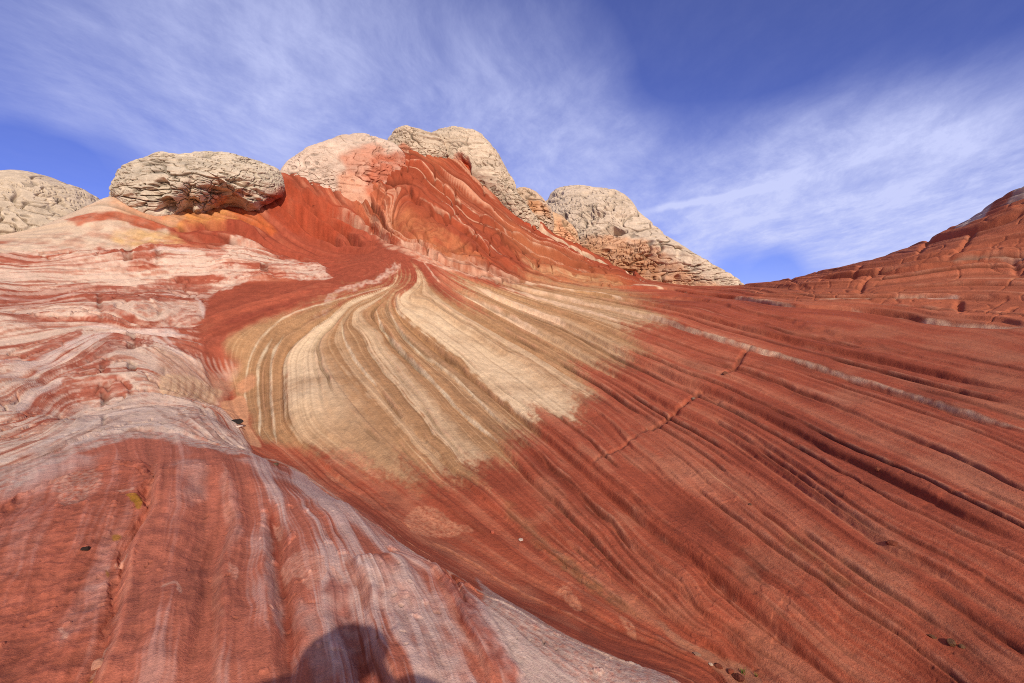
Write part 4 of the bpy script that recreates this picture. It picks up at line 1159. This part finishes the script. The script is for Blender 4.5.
dome('rock_dome', [(532, 222), (541, 213), (552, 212), (566, 220), (577, 231), (582, 248), (592, 264), (584, 276), (558, 262), (538, 244)], 33.5, 35.0, 1.5, (206, 166, 132),
     'low salmon and cream knob below the summit dome, where the ridge starts down', seed=57, lift=.35, cracks=1.2, cat='rock dome',
     paints=[([(556, 218), (570, 226), (580, 250), (566, 246)], (206, 146, 110), .8, 5), ([(534, 222), (548, 218), (552, 232), (540, 236)], (170, 128, 100), .5, 4)])
dome('rock_dome', [(540, 212), (546, 200), (558, 190), (578, 185), (594, 187), (610, 190), (622, 196), (634, 206), (642, 217), (655, 227), (666, 236), (674, 246), (690, 256), (710, 267), (730, 279), (748, 290), (720, 305), (640, 305), (560, 285), (535, 250)], 43, 48, 4.5, (200, 178, 158),
     'separate cream dome far behind the red ridge, tailing off down to the right', seed=61, lift=.55, size=1.5, cracks=1.2, layered=.9, hollow=.35,
     paints=[([(575, 224), (600, 222), (640, 226), (665, 240), (700, 262), (745, 295), (640, 300), (580, 270)], (204, 154, 120), .85, 8), ([(578, 232), (620, 236), (660, 250), (650, 272), (600, 262), (578, 250)], (180, 128, 92), .7, 10)],
     dents=[([(606, 219), (614, 214), (625, 217), (626, 220), (612, 222)], .9, 2), ([(560, 206), (568, 200), (566, 208)], .5, 2), ([(594, 203), (602, 201), (602, 205)], .5, 2), ([(600, 198), (612, 196), (612, 199)], .4, 2)])
# ------------------------------------------------------------------ small loose things
import bmesh


def ground_at(px, py):
    u, v = land(px, py)
    i = int(np.argmin(np.abs(rows - v))); j = int(np.argmin(np.abs(th_in * 484 - u)))
    return np.array([X[i, j], Y[i, j], Z[i, j]], float), float(Rg[i, j])


def stone(px, py, wpx, col, label, seed, flat=.6, name='stone', cat='stone', sink=.25):
    p, r = ground_at(px, py)
    s = wpx * r / 484 / 2
    bm = bmesh.new()
    bmesh.ops.create_icosphere(bm, subdivisions=4, radius=1)
    co = np.array([v.co[:] for v in bm.verts])
    rng = np.random.default_rng(seed)
    for _ in range(11):                                   # knock flat faces off
        n = rng.normal(size=3); n /= np.linalg.norm(n)
        d = .55 + .3 * rng.random()
        over = np.maximum(co @ n - d, 0)
        co -= over[:, None] * n * .92
    co *= (1 + .05 * noise3(co[:, 0] * 4, co[:, 1] * 4, co[:, 2] * 4, seed) + .03 * noise3(co[:, 0] * 11, co[:, 1] * 11, co[:, 2] * 11, seed + 1))[:, None]
    co *= np.array([1, .75, flat]) * s
    a = rng.random() * 6.28
    R = np.array([[math.cos(a), -math.sin(a), 0], [math.sin(a), math.cos(a), 0], [0, 0, 1]])
    co = co @ R.T
    f = np.array([[v.index for v in fc.verts] for fc in bm.faces])
    bm.free()
    c = np.broadcast_to(lin(col), co.shape).copy() * (1 + .2 * noise3(co[:, 0] * 3 / s, co[:, 1] * 3 / s, co[:, 2] * 3 / s, seed + 4))[:, None]
    o = mesh_object(name, co, f, ROCK, np.clip(c, .005, .8), smooth=False)
    o.location = (p[0], p[1], p[2] + s * flat * (1 - 2 * sink) * .8)
    return tag(o, label, cat, group='loose stones')


stone(237, 427, 13, (46, 38, 36), 'flat black stone lying on the pink sand in the hollow', 1, .35)
stone(239, 431, 8, (214, 190, 176), 'small white chip just below the black stone on the sand', 2, .3)
stone(276, 465, 7, (104, 84, 66), 'dark grey stone on the crest where the buff swirl meets the foreground mound', 3, .5)
stone(493, 535, 5.5, (176, 92, 72), 'lone round reddish pebble on the smooth red slab beside the crusty patch', 4, .8)
stone(521, 541, 8, (214, 186, 166), 'thin white flake on the red slab right of the lone pebble', 5, .25)
stone(718, 666, 9, (120, 62, 46), 'dark red chunk at the upper end of the rubble in the sandy crack', 6, .6)
stone(731, 671, 8, (130, 66, 48), 'smaller red chunk in the middle of the rubble in the sandy crack', 7, .6)
stone(739, 679, 11, (104, 54, 42), 'largest dark chunk, lowest of the rubble in the sandy crack', 8, .7)
stone(711, 664, 4.5, (190, 160, 140), 'pale chip above the rubble in the sandy crack', 9, .5)
stone(697, 654, 8, (150, 112, 92), 'flat pinkish flake at the edge of the sandy strip', 10, .35)
stone(892, 546, 9, (116, 60, 44), 'dark angular block wedged under the long ledge on the right slope', 11, .6)
stone(878, 471, 5, (116, 62, 46), 'dark little stone high on the right slope, above the wedged block', 12, .7)
stone(932, 637, 6, (104, 70, 50), 'leftmost of the three dark stones in the gutter at lower right', 13, .6)
stone(952, 645, 8, (110, 76, 54), 'biggest and middle of the three dark stones in the gutter at lower right', 14, .6)
stone(962, 648, 5, (110, 78, 56), 'rightmost of the three dark stones in the gutter at lower right', 15, .6)
stone(694, 400, 6, (130, 104, 88), 'grey stone lodged in the stepped joint across the red slope', 16, .6)
stone(725, 375, 6, (120, 74, 56), 'dark stone lodged in the joint just below the long white bed', 17, .6)
stone(750, 509, 5, (110, 74, 56), 'dark stone sitting in the notch beside the pale slab edge', 18, .5)
stone(86, 553, 7, (48, 36, 32), 'blackened stone in the pitted crust on the left of the mound', 19, .5)
stone(100, 664, 16, (186, 128, 104), 'pale pink slab fragment at the foot of the left lobe near the yellow lichen', 20, .45)
stone(374, 677, 5, (28, 22, 22), 'small black stone in the shaded groove at the bottom edge', 21, .6)

# a few green blades in the sandy crack
LEAF = plain_material('grass_blade', (104, 112, 48), .6, .3)


def tuft(px, py, hpx, n, label, seed):
    p, r = ground_at(px, py)
    h = hpx * r / 484
    rng = np.random.default_rng(seed)
    vs, fs = [], []
    for k in range(n):
        a = rng.random() * 6.28; lean = .2 + .7 * rng.random(); hh = h * (.5 + .5 * rng.random()); w = h * .05
        b = rng.normal(size=2) * h * .12
        d = np.array([math.cos(a), math.sin(a)]); e = np.array([-d[1], d[0]])
        for q in range(5):
            t = q / 4
            c = np.array([*(b + d * lean * hh * t * t), hh * t * (1 - .3 * lean * t)])
            ww = w * (1 - t) + .0004
            vs += [c + np.array([*(e * ww), 0]), c - np.array([*(e * ww), 0])]
            if q:
                m = len(vs)
                fs.append([m - 4, m - 3, m - 1, m - 2])
    o = mesh_object('grass_tuft', np.array(vs), np.array(fs), LEAF)
    o.location = tuple(p)
    return tag(o, label, 'grass tuft', group='grass tufts')


tuft(743, 672, 6, 22, 'tiny yellow green tuft growing among the rubble in the sandy crack', 1)
tuft(757, 676, 4, 14, 'smaller pale tuft at the lower right end of the sandy crack', 2)

# ------------------------------------------------------------------ the photographer, whose shadow falls on the mound
CLOTH = plain_material('jacket_cloth', (62, 74, 92), .9, .15, 60)
DENIM = plain_material('trouser_cloth', (92, 84, 70), .9, .15, 60)
SKIN = plain_material('skin', (198, 148, 122), .55, .06, 12)
LEATHER = plain_material('boot_leather', (70, 50, 38), .7, .2, 20)
FELT = plain_material('hat_cloth', (150, 130, 100), .9, .1, 40)
BLACK = plain_material('black_plastic', (28, 28, 30), .45, .05, 50)


def skin_mesh(name, verts, edges, radii, mat, parent=None, sub=2):
    me = bpy.data.meshes.new(name)
    me.from_pydata(verts, edges, [])
    o = bpy.data.objects.new(name, me)
    SC.collection.objects.link(o)
    sk = o.modifiers.new('skin', 'SKIN')
    layer = me.skin_vertices[0].data if me.skin_vertices else None
    if layer is None:
        o.modifiers.remove(sk)
        with bpy.context.temp_override(object=o, active_object=o):
            bpy.context.view_layer.objects.active = o
            bpy.ops.object.modifier_add(type='SKIN')
        layer = me.skin_vertices[0].data
    for k, r in enumerate(radii):
        layer[k].radius = r if isinstance(r, tuple) else (r, r)
        layer[k].use_root = (k == 0)
    sb = o.modifiers.new('sub', 'SUBSURF'); sb.levels = sub; sb.render_levels = sub
    me.materials.append(mat)
    if parent:
        o.parent = parent
    return o


bv = [(0, -.30, .96), (0, -.30, 1.16), (0, -.29, 1.36), (0, -.27, 1.49), (0, -.24, 1.56), (0, -.215, 1.64), (0, -.22, 1.73)]
br = [(.15, .11), (.13, .10), (.15, .11), .055, (.065, .075), (.078, .098), (.06, .075)]
be = [(k, k + 1) for k in range(6)]
for sx in (-1, 1):
    n = len(bv)
    bv += [(sx * .10, -.29, .88), (sx * .14, -.26, .50), (sx * .16, -.29, .11), (sx * .18, -.16, .05)]
    br += [.092, .062, .045, .04]
    be += [(0, n), (n, n + 1), (n + 1, n + 2), (n + 2, n + 3)]
    n = len(bv)
    bv += [(sx * .19, -.29, 1.42), (sx * .47, -.20, 1.43), (sx * .145, -.10, 1.50), (sx * .115, -.075, 1.545)]
    br += [.062, .046, .031, (.030, .022)]
    be += [(2, n), (n, n + 1), (n + 1, n + 2), (n + 2, n + 3)]
    h0 = n + 3
    for k, (dz, ln) in enumerate(((.035, .055), (.018, .066), (0, .070), (-.017, .06))):   # four fingers round the camera grip
        m = len(bv)
        bv += [(sx * .105, -.062, 1.56 + dz), (sx * .092, -.045, 1.565 + dz), (sx * (.098 - ln * .45), -.040, 1.566 + dz)]
        br += [.010, .009, .008]
        be += [(h0, m), (m, m + 1), (m + 1, m + 2)]
    m = len(bv)
    bv += [(sx * .10, -.100, 1.555), (sx * .07, -.118, 1.575)]
    br += [.011, .009]
    be += [(h0, m), (m, m + 1)]
person = skin_mesh('person', bv, be, br, SKIN)
person.scale = (1.03, 1.0, .99)
tag(person, 'person standing behind the viewpoint with arms raised, seen only by the shadow on the mound', 'person')
jv = [(0, -.30, .90), (0, -.30, 1.12), (0, -.29, 1.34), (0, -.275, 1.46)]
jr = [(.19, .145), (.175, .135), (.185, .145), .075]
je = [(0, 1), (1, 2), (2, 3)]
for sx in (-1, 1):
    n = len(jv)
    jv += [(sx * .20, -.29, 1.42), (sx * .475, -.20, 1.42), (sx * .165, -.11, 1.47)]
    jr += [.12, .14, .085]
    je += [(2, n), (n, n + 1), (n + 1, n + 2)]
skin_mesh('jacket', jv, je, jr, CLOTH, person)
tv = [(0, -.30, .98)]; tr = [(.17, .125)]; te = []
for sx in (-1, 1):
    n = len(tv)
    tv += [(sx * .105, -.29, .86), (sx * .142, -.26, .50), (sx * .16, -.285, .12)]
    tr += [.115, .085, .07]
    te += [(0, n), (n, n + 1), (n + 1, n + 2)]
skin_mesh('trousers', tv, te, tr, DENIM, person)
for sx in (-1, 1):
    skin_mesh('boot', [(sx * .16, -.30, .14), (sx * .16, -.295, .06), (sx * .178, -.19, .05), (sx * .19, -.11, .04)], [(0, 1), (1, 2), (2, 3)], [.06, .058, (.055, .048), (.045, .036)], LEATHER, person)
# brimmed hat as one turned shape
prof = [(0, .115), (.05, .112), (.085, .09), (.096, .03), (.10, 0), (.16, -.008), (.215, -.018), (.216, -.024), (.155, -.014), (.098, -.008), (.09, .02), (.08, .08), (0, .105)]
nh = 48
hv = np.array([[r * math.cos(a) * .92, r * math.sin(a) * 1.08 - .225, z + 1.725] for r, z in prof for a in np.linspace(0, 2 * math.pi, nh, endpoint=False)])
hf = []
for i_ in range(len(prof) - 1):
    for j_ in range(nh):
        hf.append([i_ * nh + j_, i_ * nh + (j_ + 1) % nh, (i_ + 1) * nh + (j_ + 1) % nh, (i_ + 1) * nh + j_])
mesh_object('hat', hv, np.array(hf), FELT, parent=person)
# the hand-held camera: body with grip, prism hump and lens barrel
pc = bpy.data.objects.new('photo_camera', None); SC.collection.objects.link(pc)
pc.location = (0, -.085, 1.50)
tag(pc, 'black camera held up to the face of the person casting the shadow', 'camera')


def box_part(name, lo, hi, bev):
    bm = bmesh.new()
    bmesh.ops.create_cube(bm, size=1)
    for v in bm.verts:
        v.co = Vector([lo[k] + (v.co[k] + .5) * (hi[k] - lo[k]) for k in range(3)])
    bmesh.ops.bevel(bm, geom=list(bm.edges), offset=bev, segments=2, affect='EDGES')
    me = bpy.data.meshes.new(name); bm.to_mesh(me); bm.free()
    me.materials.append(BLACK)
    o = bpy.data.objects.new(name, me); SC.collection.objects.link(o); o.parent = pc
    return o


box_part('camera_body', (-.068, -.03, .05), (.068, .012, .125), .008)
box_part('prism_hump', (-.026, -.035, .1265), (.026, .008, .158), .008)
box_part('grip', (.045, .0125, .055), (.068, .03, .118), .007)
lp_ = [(.0, .0135), (.034, .0135), (.034, .03), (.037, .032), (.037, .055), (.034, .06), (.030, .06), (.028, .045), (0, .044)]
lv_ = np.array([[r * math.cos(a), y, r * math.sin(a) + .085] for r, y in lp_ for a in np.linspace(0, 2 * math.pi, 40, endpoint=False)])
lf_ = np.array([[i_ * 40 + j_, (i_ + 1) * 40 + j_, (i_ + 1) * 40 + (j_ + 1) % 40, i_ * 40 + (j_ + 1) % 40] for i_ in range(len(lp_) - 1) for j_ in range(40)])
mesh_object('lens', lv_, lf_, BLACK, parent=pc)
